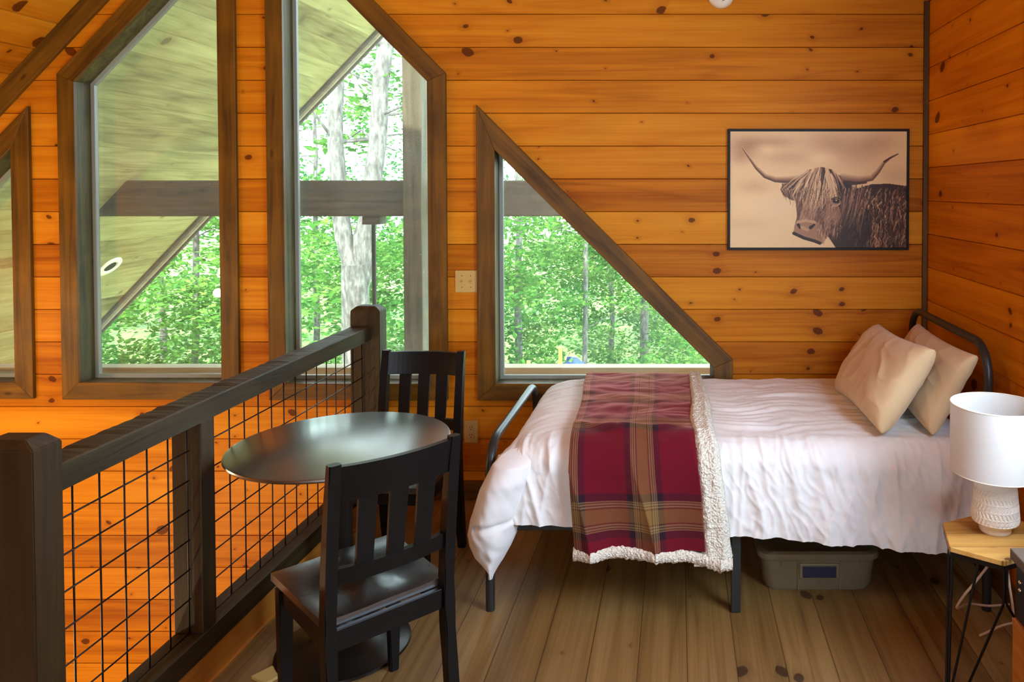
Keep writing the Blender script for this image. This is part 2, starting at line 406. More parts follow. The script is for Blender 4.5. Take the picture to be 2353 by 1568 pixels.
BW = [(-1.2, .75), (.7, .75), (.7, 2.2), (-1.2, 2.2)]       # window in the wall behind the viewer
bm = wall_mesh([(XL, ZLOW), (XR+.14, ZLOW), (XR+.14, zr(XR+.14)+.05), (XRIDGE, ZRIDGE+.1), (XL, zl(XL)+.1)], [BW], lambda p: (p[0], YB, p[1]), lambda p: (p[0], YB-.14, p[1]))
tag(link('wall_front', bm, M['pine_wall']), 'pine board wall facing the window gable', 'wall', kind='structure')
tag(link('wall_left', box(BM(), XL-.15, XL, YB, D, ZLOW, zl(XL)+.02), M['pine_right']), 'low pine side wall below the roof slope', 'wall', kind='structure')

def roof(name, x0, x1, fz, y0, y1, th, mat, gro=None):
    bm = prism(BM(), [(x0, fz(x0)), (x1, fz(x1)), (x1, fz(x1)+th), (x0, fz(x0)+th)], lambda p: (p[0], y0, p[1]), lambda p: (p[0], y1, p[1]))
    if gro:
        nm = Vector((-(fz(x1)-fz(x0)), 0, x1-x0)).normalized()
        groove(bm, 0, gro, lambda c: abs(c.z-fz(c.x)) < 1e-3, nm*.005)
    return link(name, bm, mat)
tag(roof('ceiling_left', XL-.15, XRIDGE, zl, YB, D, .15, M['pine_ceiling'], [.02+.125*k for k in range(-45, -18)]), 'sloped pine board ceiling above the stairwell side', 'ceiling', kind='structure')
tag(roof('ceiling_right', XRIDGE, XR+.15, zr, YB, D, .15, M['pine_ceiling']), 'gently sloped pine ceiling over the loft', 'ceiling', kind='structure')

tag(link('floor', box(BM(), -1.65, XR, YB, D, -.24, 0), M['floor']), 'worn knotty plank loft floor', 'floor', kind='structure')
tag(link('floor_lower', box(BM(), XL, XR, YB, D, ZLOW-.1, ZLOW), M['floor']), 'plank floor of the room below', 'floor', kind='structure')

# dark baseboard, corner batten, gable trims, pine curb under the railing
tag(link('baseboard_back', box(BM(), -1.55, XR, D-.02, D, 0, .097, .003), M['casing']), 'dark stained baseboard below the window wall', 'baseboard', kind='structure')
tag(link('baseboard_right', box(BM(), XR-.018, XR, 2.0, D-.02, 0, .097, .003), M['casing_y']), 'dark stained baseboard along the side wall', 'baseboard', kind='structure')
bm = box(BM(), -1.652, -1.552, YB, D, 0, .104, .003); box(bm, -1.552, -1.540, YB, D-.02, 0, .012, .002)
tag(link('trim_1', bm, M['pine_trim']), 'pale pine curb board running under the railing', 'trim', kind='structure')
def sloped_trim(name, x0, x1, fz, drop, label, ext=0.0):
    nx, nz = fz(x1)-fz(x0), -(x1-x0); L = math.hypot(nx, nz); nx, nz = nx/L*drop, nz/L*drop
    dx, dz = (x1-x0)/L, (fz(x1)-fz(x0))/L
    root = bpy.data.objects.new(name, None); bm = BM()
    Lb = math.hypot(x1-x0, fz(x1)-fz(x0))
    box(bm, 0, Lb, -.024, 0, -drop, 0, .003)
    me = bpy.data.meshes.new(name); bm.to_mesh(me); bm.free(); me.materials.append(M['casing'])
    o = bpy.data.objects.new(name, me); C.objects.link(o)
    o.location = (x0, D, fz(x0)-.002); o.rotation_euler = (0, -math.atan2(fz(x1)-fz(x0), x1-x0), 0)
    bpy.data.objects.remove(root)
    return tag(o, label, 'trim', kind='structure')
sloped_trim('trim_2', -5.55, XRIDGE-.07, zl, .100, 'dark diagonal trim board where the left ceiling meets the wall')
sloped_trim('trim_3', XRIDGE+.05, XR-.002, zr, .085, 'dark trim board under the loft ceiling')
tag(link('trim_4', box(BM(), XR-.026, XR-.002, D-.024, D-.001, .097, zr(XR)-.09, .003), stain_wood('batten_wood', lin(104, 72, 22), lin(60, 38, 9), .5, along=2)), 'narrow dark vertical batten in the corner beside the picture', 'trim', kind='structure')

# ---------------------------------------------------------------- windows
WL = {1: 'cut-off window at the far left edge under the slope', 2: 'tall slant-topped window with the soffit behind it',
      3: 'tall slant-topped window behind the far newel post', 4: 'right-triangle window above the bed foot'}
for k in W_IN:
    pin, pout = W_IN[k], W_OUT[k]
    w = thing('window_%d' % k, WL[k], 'window', (pin[0][0], D, pin[0][1]), kind='structure')
    n = len(pin)
    for i in range(n):
        j = (i+1) % n
        quad = [pin[i], pin[j], pout[j], pout[i]]
        d = Vector(pin[j])-Vector(pin[i]); ang = math.atan2(d.y, d.x)
        if i in (2, 3) and False: pass
        c, s = math.cos(-ang), math.sin(-ang)
        loc = [((p[0]-pin[i][0])*c-(p[1]-pin[i][1])*s, (p[0]-pin[i][0])*s+(p[1]-pin[i][1])*c) for p in quad]
        bm = prism(BM(), loc, lambda p: (p[0], -.022, p[1]), lambda p: (p[0], 0, p[1]))
        bmesh.ops.bevel(bm, geom=bm.edges[:], offset=.002, segments=1, affect='EDGES')
        o = link('casing_board', bm, M['casing'], w, loc=True)
        o.location = (pin[i][0]-pin[0][0], -.0005, pin[i][1]-pin[0][1]); o.rotation_euler = (0, -ang, 0)
    def ring(a, b, y0, y1):
        bm = BM()
        for i in range(n):
            j = (i+1) % n
            prism(bm, [a[i], a[j], b[j], b[i]], lambda p: (p[0]-pin[0][0], y0, p[1]-pin[0][1]), lambda p: (p[0]-pin[0][0], y1, p[1]-pin[0][1]))
        bmesh.ops.remove_doubles(bm, verts=bm.verts[:], dist=1e-5)
        return bm
    local('jamb', ring(offset_poly(pin, .004), offset_poly(pin, .0115), .001, WT-.002), M['jamb'], w)
    local('glazing_stop', ring(offset_poly(pin, -.016), offset_poly(pin, .0038), .098, .118), M['stop'], w)
    bm = prism(BM(), offset_poly(pin, .0035), lambda p: (p[0]-pin[0][0], .120, p[1]-pin[0][1]), lambda p: (p[0]-pin[0][0], .126, p[1]-pin[0][1]))
    local('pane', bm, M['glass'], w)

def opening_frame(name, poly, f, label):
    w = thing(name, label, 'window', f(poly[0], 0), kind='structure'); b = Vector(f(poly[0], 0))
    bm = BM(); po = offset_poly(poly, .09)
    for i in range(4):
        j = (i+1) % 4
        prism(bm, [poly[i], poly[j], po[j], po[i]], lambda p: Vector(f(p, -.022))-b, lambda p: Vector(f(p, -.0005))-b)
    local('casing_board', bm, M['casing'], w)
opening_frame('window_5', RW, lambda p, d: (XR+d, p[0], p[1]), 'window in the side wall past the night table')
opening_frame('window_6', BW, lambda p, d: (p[0], YB-d, p[1]), 'window in the wall facing the gable')

# ---------------------------------------------------------------- porch outside
YO = D+WT
sof = lambda x: zl(x)-.02
tag(roof('roof_overhang', XL-2.2, XRIDGE, sof, YO, 6.82, .12, M['soffit']), 'weathered board soffit of the deep roof overhang', 'roof', kind='structure')
rk = thing('rake_board', 'layered board edge along the front of the roof overhang', 'roof edge', (-4.5, 6.8, sof(-4.5)), kind='structure')
for nm, y0, y1, off0, off1, mt in (('inner_strip', 6.78, 6.819, -.030, -.0005, 'porch'), ('fascia_board', 6.821, 6.85, -.060, .15, 'ledge'), ('drip_edge', 6.851, 6.88, -.082, .16, 'porch')):
    bm = prism(BM(), [(XL-2.2, sof(XL-2.2)+off0), (XRIDGE, sof(XRIDGE)+off0), (XRIDGE, sof(XRIDGE)+off1), (XL-2.2, sof(XL-2.2)+off1)], lambda p: (p[0], y0, p[1]), lambda p: (p[0], y1, p[1]))
    wp(nm, bm, M[mt], rk)
tag(link('porch_beam', box(BM(), -4.25, 2.2, 5.50, 5.64, 1.445, 1.705, .008), M['porch']), 'heavy grey timber beam spanning outside the windows', 'beam', kind='structure')
tag(link('porch_post', box(BM(), -1.935, -1.80, 5.36, 5.495, -3.2, 3.3, .008), M['porch_v']), 'grey timber post outside at the edge of the tall window', 'post', kind='structure')
pp = thing('metal_pole', 'thin dark pole hanging from a bracket under the porch beam', 'pole', (-2.22, 5.57, 1.38))
wp('bracket', box(BM(), -2.285, -2.155, 5.51, 5.63, 1.385, 1.4445, .004), M['porch'], pp)
wp('rod', tube(BM(), [(-2.225, 5.57, 1.386), (-2.225, 5.57, -1.5)], .0155, 10), M['iron'], pp, True)
tag(link('trim_5', box(BM(), -5.2, .60, 4.40, 4.50, .559, .604, .004), M['ledge']), 'sun-bleached ledge board outside below the panes', 'trim', kind='structure')
bm = BM()
for x in (-4.4, -2.3, -1.1, .3): box(bm, x-.03, x+.03, YO-.001, 4.45, .48, .5585)
link('ledge_bracket', bm, M['ledge'], bpy.data.objects['trim_5'], loc=True)
cl = thing('recessed_light', 'round white recessed light set in the porch soffit', 'light fixture', (-4.64, 6.21, sof(-4.64)))
bm = lathe(BM(), [(.055, -.004), (.062, -.014), (.098, -.010), (.100, -.001), (.06, .0)], 36); o = local('trim_ring', bm, M['white_plastic'], cl, True)
bm = lathe(BM(), [(.001, -.008), (.050, -.008), (.050, -.0045), (.001, -.0045)], 28); o2 = local('lens', bm, M['dark_slot'], cl, True)
cl.rotation_euler = (0, -math.atan(SL), 0)

# ---------------------------------------------------------------- picture of the long-horned cow
def cow_pixels(W, H):
    """the printed picture as brightness 0..1 (rows from the top), painted stroke by stroke"""
    rs = np.random.RandomState(3)
    yy, xx = np.mgrid[0:H, 0:W]; X = xx/W*1000; Y = yy/H*660
    im = np.full((H, W), .80)
    def blob(cx, cy, rx, ry, d): im[:] += d*np.exp(-(((X-cx)/rx)**2+((Y-cy)/ry)**2))
    for a in ((90, 80, 110, 60, -.22), (260, 60, 120, 35, -.14), (330, 150, 140, 40, -.10), (560, 60, 130, 60, -.12), (720, 120, 150, 80, -.13), (850, 60, 120, 60, -.12), (60, 150, 60, 40, -.12), (140, 315, 100, 40, -.10), (940, 250, 120, 60, -.08), (100, 520, 120, 40, -.05), (200, 100, 60, 30, .1), (520, 150, 80, 30, .08), (250, 420, 200, 120, .05)): blob(*a)
    def inside(poly):
        m = np.zeros((H, W), bool); n = len(poly)
        for i in range(n):
            x0, y0 = poly[i]; x1, y1 = poly[(i+1) % n]
            if y0 == y1: continue
            c = ((y0 > Y) != (y1 > Y)) & (X < (x1-x0)*(Y-y0)/(y1-y0)+x0); m ^= c
        return m
    def stroke(pts, w0, w1, v, alpha=1., v2=None):
        pts = np.array(pts, float); n = len(pts)-1
        x0, x1 = pts[:, 0].min()-w0-w1-2, pts[:, 0].max()+w0+w1+2; y0, y1 = pts[:, 1].min()-w0-w1-2, pts[:, 1].max()+w0+w1+2
        i0, i1 = max(0, int(x0*W/1000)), min(W, int(x1*W/1000)+2); j0, j1 = max(0, int(y0*H/660)), min(H, int(y1*H/660)+2)
        if i1 <= i0 or j1 <= j0: return
        sx, sy = X[j0:j1, i0:i1], Y[j0:j1, i0:i1]
        best = np.full(sx.shape, 1e9); tt = np.zeros(sx.shape); side = np.zeros(sx.shape)
        for k in range(n):
            a, b = pts[k], pts[k+1]; d = b-a; L = (d**2).sum()+1e-9
            t = np.clip(((sx-a[0])*d[0]+(sy-a[1])*d[1])/L, 0, 1)
            px, py = sx-a[0]-t*d[0], sy-a[1]-t*d[1]; dd = np.hypot(px, py); m = dd < best
            best = np.where(m, dd, best); tt = np.where(m, (k+t)/n, tt); side = np.where(m, (d[0]*py-d[1]*px)/math.sqrt(L), side)
        wd = w0+(w1-w0)*tt; cov = np.clip((wd-best)/1.6+.5, 0, 1)*alpha
        val = v if v2 is None else v+(v2-v)*np.clip(.5+.5*side/np.maximum(wd, .5), 0, 1)
        im[j0:j1, i0:i1] = im[j0:j1, i0:i1]*(1-cov)+val*cov
    # body
    body = [(560, 600), (600, 660), (1000, 660), (1000, 310), (900, 296), (800, 300), (700, 330), (600, 420), (560, 520)]
    m = inside(body); im[m] = .12
    for _ in range(520):
        x = rs.uniform(690, 1000); y = rs.uniform(305, 650); L = rs.uniform(40, 100); b = rs.uniform(-30, 10)
        v = rs.choice([.10, .2, .33, .55, .68], p=[.3, .22, .2, .18, .10]); 
        if x < 800 and y > 420: v *= .45
        stroke([(x, y), (x+b*.4-6+rs.uniform(-10, 10), y+L*.35), (x+b*.8+rs.uniform(-8, 8), y+L*.7), (x+b-4, y+L)], rs.uniform(1.4, 4.6), .6, v, .8)
    # horns: dark underside, light top
    hl = [(72, 96), (110, 150), (150, 205), (200, 252), (260, 272), (330, 272), (400, 266)]
    stroke(hl, 3.5, 24, .80, 1., .14)
    hr = [(950, 128), (905, 150), (870, 175), (835, 225), (800, 262), (730, 272), (640, 262)]
    stroke(hr, 3, 26, .2, 1., .78); stroke([(950, 128), (905, 150), (872, 172)], 3, 5, .12)
    stroke([(640, 290), (700, 296), (770, 290)], 12, 6, .12, .9)
    # ear and head
    m = inside([(285, 330), (300, 300), (345, 285), (400, 290), (400, 400), (350, 390), (300, 362)]); im[m] = .34
    for _ in range(60):
        x = rs.uniform(295, 390); stroke([(x, rs.uniform(290, 330)), (x+10, rs.uniform(340, 390))], 2, .7, rs.choice([.12, .25, .6]), .8)
    head = [(378, 300), (420, 240), (500, 205), (560, 215), (630, 255), (660, 330), (650, 430), (620, 520), (560, 590), (520, 640), (480, 630), (400, 600), (362, 575), (368, 530), (380, 480), (372, 400)]
    m = inside(head); im[m] = .34; stroke([(505, 330), (455, 430), (432, 505)], 46, 40, .60, .75)
    m = inside([(560, 350), (640, 330), (650, 440), (600, 530), (540, 560), (520, 480)]); im[m] = .46
    m = inside([(610, 280), (690, 300), (690, 470), (640, 500), (615, 420)]); im[m] = .11
    for _ in range(260):
        x = rs.uniform(395, 620); y = rs.uniform(330, 560); L = rs.uniform(25, 60)
        stroke([(x, y), (x-8+rs.uniform(-6, 6), y+L*.5), (x-12+rs.uniform(-10, 12), y+L)], rs.uniform(1, 2.4), .5, rs.choice([.1, .22, .4, .58, .7]), .65)
    for _ in range(90):
        x = rs.uniform(640, 780); y = rs.uniform(300, 400); L = rs.uniform(80, 200)
        stroke([(x, y), (x-14, y+L*.5), (x-34+rs.uniform(-12, 12), y+L)], rs.uniform(1.2, 3), .6, rs.choice([.08, .14, .3, .5, .6]), .75)
    # muzzle
    m = inside([(366, 530), (385, 505), (470, 500), (520, 530), (545, 590), (520, 632), (450, 622), (400, 600), (360, 578)]); im[m] = .50
    stroke([(385, 515), (430, 505), (480, 515)], 8, 8, .66, .7)
    stroke([(388, 530), (396, 548)], 9, 5, .06); stroke([(458, 545), (478, 530)], 10, 6, .06)
    stroke([(410, 545), (440, 560)], 10, 8, .62, .8)
    stroke([(362, 578), (420, 605), (480, 622), (510, 634)], 9, 9, .10)
    stroke([(500, 560), (535, 610), (530, 635)], 9, 6, .6, .8)
    for _ in range(60):
        x = rs.uniform(500, 640); y = rs.uniform(500, 580)
        stroke([(x, y), (x-6, y+22), (x-4+rs.uniform(-8, 8), y+44)], 2, .6, rs.choice([.12, .3, .55, .66]), .7)
    # fringe
    for _ in range(210):
        x = 515+rs.normal(0, 30); x = min(max(x, 440), 600); tx = 500+(x-515)*rs.uniform(1.3, 3.0)+rs.uniform(-25, 15); ty = rs.uniform(320, 440)
        stroke([(x, 205+abs(x-515)*.25), ((x*.45+tx*.55), 270), (tx+rs.uniform(-14, 14), (270+ty)/2+20), (tx+rs.uniform(-24, 14), ty)], rs.uniform(1.8, 5.0), .7, rs.choice([.10, .28, .55, .74, .86], p=[.16, .14, .22, .28, .2]), .88)
    # eye
    stroke([(590, 398), (612, 402)], 20, 17, .50); stroke([(594, 395), (610, 397)], 12, 11, .05); stroke([(600, 391), (603, 392)], 3, 3, .8)
    stroke([(575, 385), (600, 374), (622, 384)], 4, 3, .1); stroke([(580, 418), (600, 424), (620, 412)], 3, 3, .62)
    # grain of the print
    im += .008*np.sin(Y*.55+2.5*np.sin(X*.006)+1.5*np.sin(Y*.05))*(im > .5)
    im += rs.normal(0, .012, im.shape)
    return np.clip(im, 0, 1)

pic = thing('framed_picture', 'black framed print of a shaggy long-horned cow hung on the pine wall', 'picture', (.262, D-.022, 1.320))
PW, PH, FW = .950, .635, .0135
bm = BM()
box(bm, 0, PW, 0, .0215, 0, FW, .0015); box(bm, 0, PW, 0, .0215, PH-FW, PH, .0015)
box(bm, 0, FW, 0, .0215, FW, PH-FW, .0015); box(bm, PW-FW, PW, 0, .0215, FW, PH-FW, .0015)
local('frame', bm, M['frame_black'], pic)
NW, NH = 400, 264
pix = cow_pixels(NW, NH)
x0, x1, z0, z1 = FW-.001, PW-FW+.001, FW-.001, PH-FW+.001
verts = [(x0+(x1-x0)*i/NW, .006, z1-(z1-z0)*j/NH) for j in range(NH+1) for i in range(NW+1)]
faces = [(j*(NW+1)+i, (j+1)*(NW+1)+i, (j+1)*(NW+1)+i+1, j*(NW+1)+i+1) for j in range(NH) for i in range(NW)]
nv = len(verts)
verts += [(x0, .012, z0), (x1, .012, z0), (x1, .012, z1), (x0, .012, z1)]
faces += [(nv, nv+3, nv+2, nv+1)]
me = bpy.data.meshes.new('print'); me.from_pydata(verts, [], faces)
pp_ = np.pad(pix, ((0, 1), (0, 1)), mode='edge')
stops = np.array([0, .12, .3, .5, .7, .82, 1.0])
cols = np.array([lin(24, 15, 10)[:3], lin(52, 34, 24)[:3], lin(104, 72, 52)[:3], lin(164, 122, 92)[:3], lin(216, 180, 136)[:3], lin(238, 208, 156)[:3], lin(250, 234, 196)[:3]])
rgb = np.stack([np.interp(pp_.ravel(), stops, cols[:, k]) for k in range(3)], 1)
rgba = np.ones((len(verts), 4), np.float32); rgba[:nv, :3] = rgb
at = me.color_attributes.new('ink', 'FLOAT_COLOR', 'POINT'); at.data.foreach_set('color', rgba.ravel())
g = G('printed_picture'); ca = g.n('VertexColor'); ca.layer_name = 'ink'; me.materials.append(g.bsdf(ca.outputs[0], .45, **{'Specular_IOR_Level': .3}))
o = bpy.data.objects.new('print', me); C.objects.link(o); o.parent = pic

# ---------------------------------------------------------------- small wall fittings
sd = thing('smoke_detector', 'round white smoke detector on the wall at the top edge', 'smoke detector', (.225, D-.001, 2.652))
bm = lathe(BM(), [(.001, 0), (.068, 0), (.0685, .010), (.063, .022), (.058, .026), (.050, .033), (.001, .036)], 48)
bmesh.ops.rotate(bm, verts=bm.verts[:], cent=(0, 0, 0), matrix=Matrix.Rotation(PI/2, 3, 'X')); local('body', bm, M['white_plastic'], sd, True)
for k in range(3):
    bm = BM(); r = .018+k*.009
    tube(bm, [(r*math.sin(t), -.0350+k*.0006, -r*math.cos(t)) for t in [.15+.7*i/6 for i in range(7)]], .0016, 6)
    local('vent_slot', bm, M['dark_slot'], sd)
sw = thing('light_switch', 'ivory double toggle switch plate between two windows', 'light switch', (-1.1125, D-.001, 1.1535))
local('plate', box(BM(), -.0585, .0585, -.006, 0, -.058, .058, .0025), M['ivory'], sw)
for sx in (-.023, .023):
    bm = box(BM(), -.005, .005, -.009, -.005, -.012, .012, .001); bar(bm, (0, -.006, 0), (0, -.017, .006), .008, .007, (1, 0, 0), .001)
    bmesh.ops.translate(bm, verts=bm.verts[:], vec=(sx, 0, 0)); local('toggle', bm, M['ivory'], sw)
    for sz in (-.03, .03):
        bm = BM(); bmesh.ops.create_uvsphere(bm, u_segments=8, v_segments=6, radius=.0025, matrix=Matrix.Translation((sx, -.0062, sz)))
        local('screw', bm, M['dark_slot'], sw)
ou = thing('wall_outlet', 'ivory duplex wall outlet low on the wall by the bed foot', 'outlet', (-1.0925, D-.001, .356))
local('plate', box(BM(), -.036, .036, -.006, 0, -.060, .060, .0025), M['ivory'], ou)
for sz in (-.02, .02):
    bm = BM(); box(bm, -.016, .016, -.008, -.0055, sz-.014, sz+.014, .002); f = local('receptacle', bm, M['ivory'], ou)
    bm = BM()
    for dx in (-.006, .006): box(bm, dx-.0012, dx+.0012, -.0085, -.0075, sz+.001, sz+.009)
    box(bm, -.0025, .0025, -.0085, -.0075, sz-.009, sz-.004); local('socket_slot', bm, M['dark_slot'], f)

# ---------------------------------------------------------------- railing
RX0, RX1 = -1.649, -1.551
rl = thing('railing', 'dark stained timber railing with wire mesh panels along the loft edge', 'railing', (-1.6, 1.8, .105))
def newel(y0, y1, x0=-1.656, x1=-1.507, top=1.046, z0=.105):
    bm = BM(); ch = .028; cd = .022
    sec = lambda z, i, k: [(x0+i, y0+k, z), (x1-i, y0+k, z), (x1-i, y1-k, z), (x0+i, y1-k, z)]
    loft(bm, [sec(z0, 0, 0), sec(top-cd, 0, 0), sec(top, ch, cd*.6)])
    bmesh.ops.bevel(bm, geom=bm.edges[:], offset=.003, segments=2, affect='EDGES'); return bm
wp('newel_post', newel(1.765, 1.853), M['post'], rl); wp('newel_post', newel(3.837, 3.928), M['post'], rl)
wp('middle_post', box(BM(), -1.650, -1.553, 2.464, 2.532, .1795, .876, .003), M['post'], rl)
wp('bottom_rail', box(BM(), RX0, RX1, 1.854, 3.836, .1055, .179, .003), M['rail'], rl)
# hand rail, its top hewn slightly wavy
bm = BM(); rings = []
for i in range(121):
    y = 1.854+(3.836-1.854)*i/120
    w = .005*noise.noise(Vector((0, y*9, 0)))+.0045*noise.noise(Vector((3, y*34, 0))); w2 = .004*noise.noise(Vector((7, y*8, 0)))
    rings.append([(RX0+w2, y, .877), (RX1, y, .877), (RX1, y, .942), (RX1-.004, y, .9465+w*.4), (-1.6, y, .948+w), (RX0+.004+w2, y, .946+w), (RX0+w2, y, .942)])
wp('top_rail', loft(bm, rings), M['rail'], rl)
for ys, ye, first in ((1.856, 2.462, 1.993-.0935), (2.534, 3.834, 2.603)):
    bm = BM(); x = -1.596; r = .0026; zb, zt = .186, .872
    for y in (ys+.004, ye-.004): tube(bm, [(x, y, zb), (x, y, zt)], r, 6)
    tube(bm, [(x, ys, zb), (x, ye, zb)], r, 6); tube(bm, [(x, ys, zt), (x, ye, zt)], r, 6)
    y = first
    while y < ye-.02:
        if y > ys+.012: tube(bm, [(x-.0026, y, zb), (x-.0026, y, zt)], r, 6)
        y += .0940
    for k in range(6): tube(bm, [(x+.0026, ys, .785-.0975*k), (x+.0026, ye, .785-.0975*k)], r, 6)
    wp('wire_mesh', bm, M['wire'], rl, 'all')

# ---------------------------------------------------------------- round table
tb = thing('round_table', 'black round pedestal table beside the railing', 'table', (-1.193, 2.69, 0))
local('tabletop', lathe(BM(), [(.001, .722), (.345, .722), (.366, .728), (.370, .734), (.368, .739), (.362, .741), (.001, .741)], 96), M['table_black'], tb, True)
local('base', lathe(BM(), [(.001, 0), (.222, 0), (.227, .005), (.225, .012), (.215, .017), (.16, .030), (.11, .048), (.07, .078), (.045, .12), (.036, .17), (.034, .172), (.001, .172)], 72), M['base_metal'], tb, True)
local('column', lathe(BM(), [(.033, .171), (.033, .69), (.040, .70), (.001, .70)], 32), M['base_metal'], tb, True)
bm = BM(); box(bm, -.22, .22, -.03, .03, .701, .7215, .004); box(bm, -.03, .03, -.22, .22, .7005, .721, .004)
local('top_bracket', bm, M['base_metal'], tb)
o = tag(link('wood_shim', prism(BM(), [(-1.425, 2.51), (-1.36, 2.475), (-1.325, 2.53), (-1.385, 2.565)], lambda p: (p[0], p[1], 0.0), lambda p: (p[0], p[1], .010)), plain('pale_pine', lin(206, 180, 110), .6, bscale=30)), 'pale pine scrap on the floor against the round table base', 'wood scrap')

# ---------------------------------------------------------------- chairs
def sweep_rect(bm, pts, wx, wy):
    rings = []
    for i, p in enumerate(pts):
        a = wx[i] if isinstance(wx, (list, tuple)) else wx; b = wy[i] if isinstance(wy, (list, tuple)) else wy
        rings.append([(p[0]-a, p[1]-b, p[2]), (p[0]+a, p[1]-b, p[2]), (p[0]+a, p[1]+b, p[2]), (p[0]-a, p[1]+b, p[2])])
    loft(bm, rings)
    es = [e for e in bm.edges if abs((e.verts[0].co-e.verts[1].co).normalized().z) > .5]
    bmesh.ops.bevel(bm, geom=es, offset=.004, segments=2, affect='EDGES')
    return bm
yb = lambda z: -.185-.055*((z-.45)/.45)**1.3 if z > .45 else -.185-.05*((.45-z)/.45)**1.6   # back line of the chair
def make_chair(label):
    t = thing('slat_back_chair', label, 'chair', group='black slat back chairs at the round table')
    for s in (-1, 1):
        bm = BM(); zs = [0, .1, .2, .3, .38, .45, .52, .6, .7, .8, .9]
        sweep_rect(bm, [(s*.176, yb(z), z) for z in zs], .0165, [.017, .019, .021, .022, .023, .023, .022, .020, .018, .016, .014])
        local('back_post', bm, M['black_paint'], t)
        bm = BM(); sweep_rect(bm, [(s*.172, .178, z) for z in (0, .2, .41)], [.014, .018, .021], [.014, .018, .021]); local('front_leg', bm, M['black_paint'], t)
    # dished seat
    def seat(top):
        def f(u, v):
            x = (u-.5)*2; y = (v-.5)*2
            w = .196-.012*(1-v); X = x*w; Y = -.174+v*.396
            e = max(abs(x), abs(y))**6
            z = .452-.016*(math.exp(-((x-.45)/.38)**2)+math.exp(-((x+.45)/.38)**2))*math.exp(-((y+.25)/.55)**2)-.004*e+.004*math.exp(-(x/.25)**2)*v
            return (X, Y, z if top else .424)
        return f
    bm = BM(); a = grid(bm, 36, 28, seat(True)); b = grid(bm, 36, 28, seat(False))
    def rim(r0, r1):
        for p, q, p2, q2 in zip(r0, r0[1:], r1, r1[1:]): bm.faces.new((p, q, q2, p2))
    rim(a[0], b[0]); rim(a[-1], b[-1]); rim([r[0] for r in a], [r[0] for r in b]); rim([r[-1] for r in a], [r[-1] for r in b])
    bmesh.ops.recalc_face_normals(bm, faces=bm.faces[:])
    local('seat', bm, M['seat_paint'], t, True)
    bm = BM(); box(bm, -.155, .155, .168, .186, .362, .4235, .002); box(bm, -.158, .158, -.196, -.178, .362, .4235, .002)
    for s in (-1, 1): box(bm, s*.174-.009, s*.174+.009, -.165, .16, .362, .4235, .002)
    local('apron', bm, M['black_paint'], t)
    def rail(z0, z1, dep, th):
        bm = BM(); rings = []
        for i in range(17):
            x = -.163+.326*i/16; c = -dep*(1-(x/.163)**2)
            rings.append([(x, yb(z0)+c-th, z0), (x, yb(z0)+c+th, z0), (x, yb(z1)+c+th, z1), (x, yb(z1)+c-th, z1)])
        loft(bm, rings); return bm
    local('top_rail', rail(.792, .892, .026, .010), M['black_paint'], t); local('lower_rail', rail(.552, .598, .020, .010), M['black_paint'], t)
    for x in (-.086, 0, .086):
        bm = BM(); rings = []
        for i in range(9):
            z = .590+.212*i/8; c = -(.020+.006*i/8)*(1-(x/.163)**2); w = .024+.003*i/8
            rings.append([(x-w, yb(z)+c-.0055, z), (x+w, yb(z)+c-.0055, z), (x+w, yb(z)+c+.0055, z), (x-w, yb(z)+c+.0055, z)])
        local('slat', loft(bm, rings), M['black_paint'], t)
    return t
ch = make_chair('black slat back chair in front, its back towards the viewer')
ch.location = (-.965, 2.315, 0); ch.rotation_euler = (0, 0, math.radians(45))
c2 = ch.copy(); C.objects.link(c2); c2['label'] = 'black slat back chair behind the round table, facing the viewer'
c2.location = (-1.18, 3.235, 0); c2.rotation_euler = (0, 0, math.radians(176))
for k in list(ch.children):
    n_ = k.copy(); C.objects.link(n_); n_.parent = c2

# ---------------------------------------------------------------- bed
BX0, BX1, BY0, BY1 = -.729, 1.203, 2.93, 3.895
bed = thing('bed_frame', 'dark grey tubular metal bed frame against the window wall', 'bed', (BX0, BY0, 0))
def hoop(x, top, r):
    R = .13
    return ([(x, BY0, 0), (x, BY0, .3), (x, BY0, top-R)] + arc((x, BY0+R, top-R), (0, -1, 0), (0, 0, 1), R, 0, PI/2)[1:] +
            arc((x, BY1-R, top-R), (0, 0, 1), (0, 1, 0), R, 0, PI/2) + [(x, BY1, .3), (x, BY1, 0)])
wp('footboard', tube(BM(), hoop(BX0, .648, .0175), .0175, 14), M['bed_metal'], bed, True)
wp('headboard', tube(BM(), hoop(BX1, 1.030, .0175), .0175, 14), M['bed_metal'], bed, True)
bm = BM()
for z in (.50, .66): tube(bm, [(BX1, BY0+.018, z), (BX1, BY1-.018, z)], .010, 10)
wp('headboard_bar', bm, M['bed_metal'], bed, True)
for y in (BY0, BY1): wp('side_rail', box(BM(), BX0+.018, BX1-.018, y-.012, y+.012, .317, .352, .003), M['bed_metal'], bed)
for k in range(11):
    x = BX0+.12+k*.168; wp('slat', box(BM(), x-.02, x+.02, BY0+.0125, BY1-.0125, .330, .345), M['bed_metal'], bed)
for y in (BY0-.008, BY1): wp('center_leg', box(BM(), .207, .244, y-.016, y+.016, 0, .3165, .003), M['bed_metal'], bed)
mt = tag(link('mattress', box(BM(), BX0+.062, BX1-.022, BY0+.012, BY1-.012, .353, .580, .04, 4), M['white_cloth'], smooth=True), 'white mattress on the metal bed, showing behind the lamp', 'mattress')

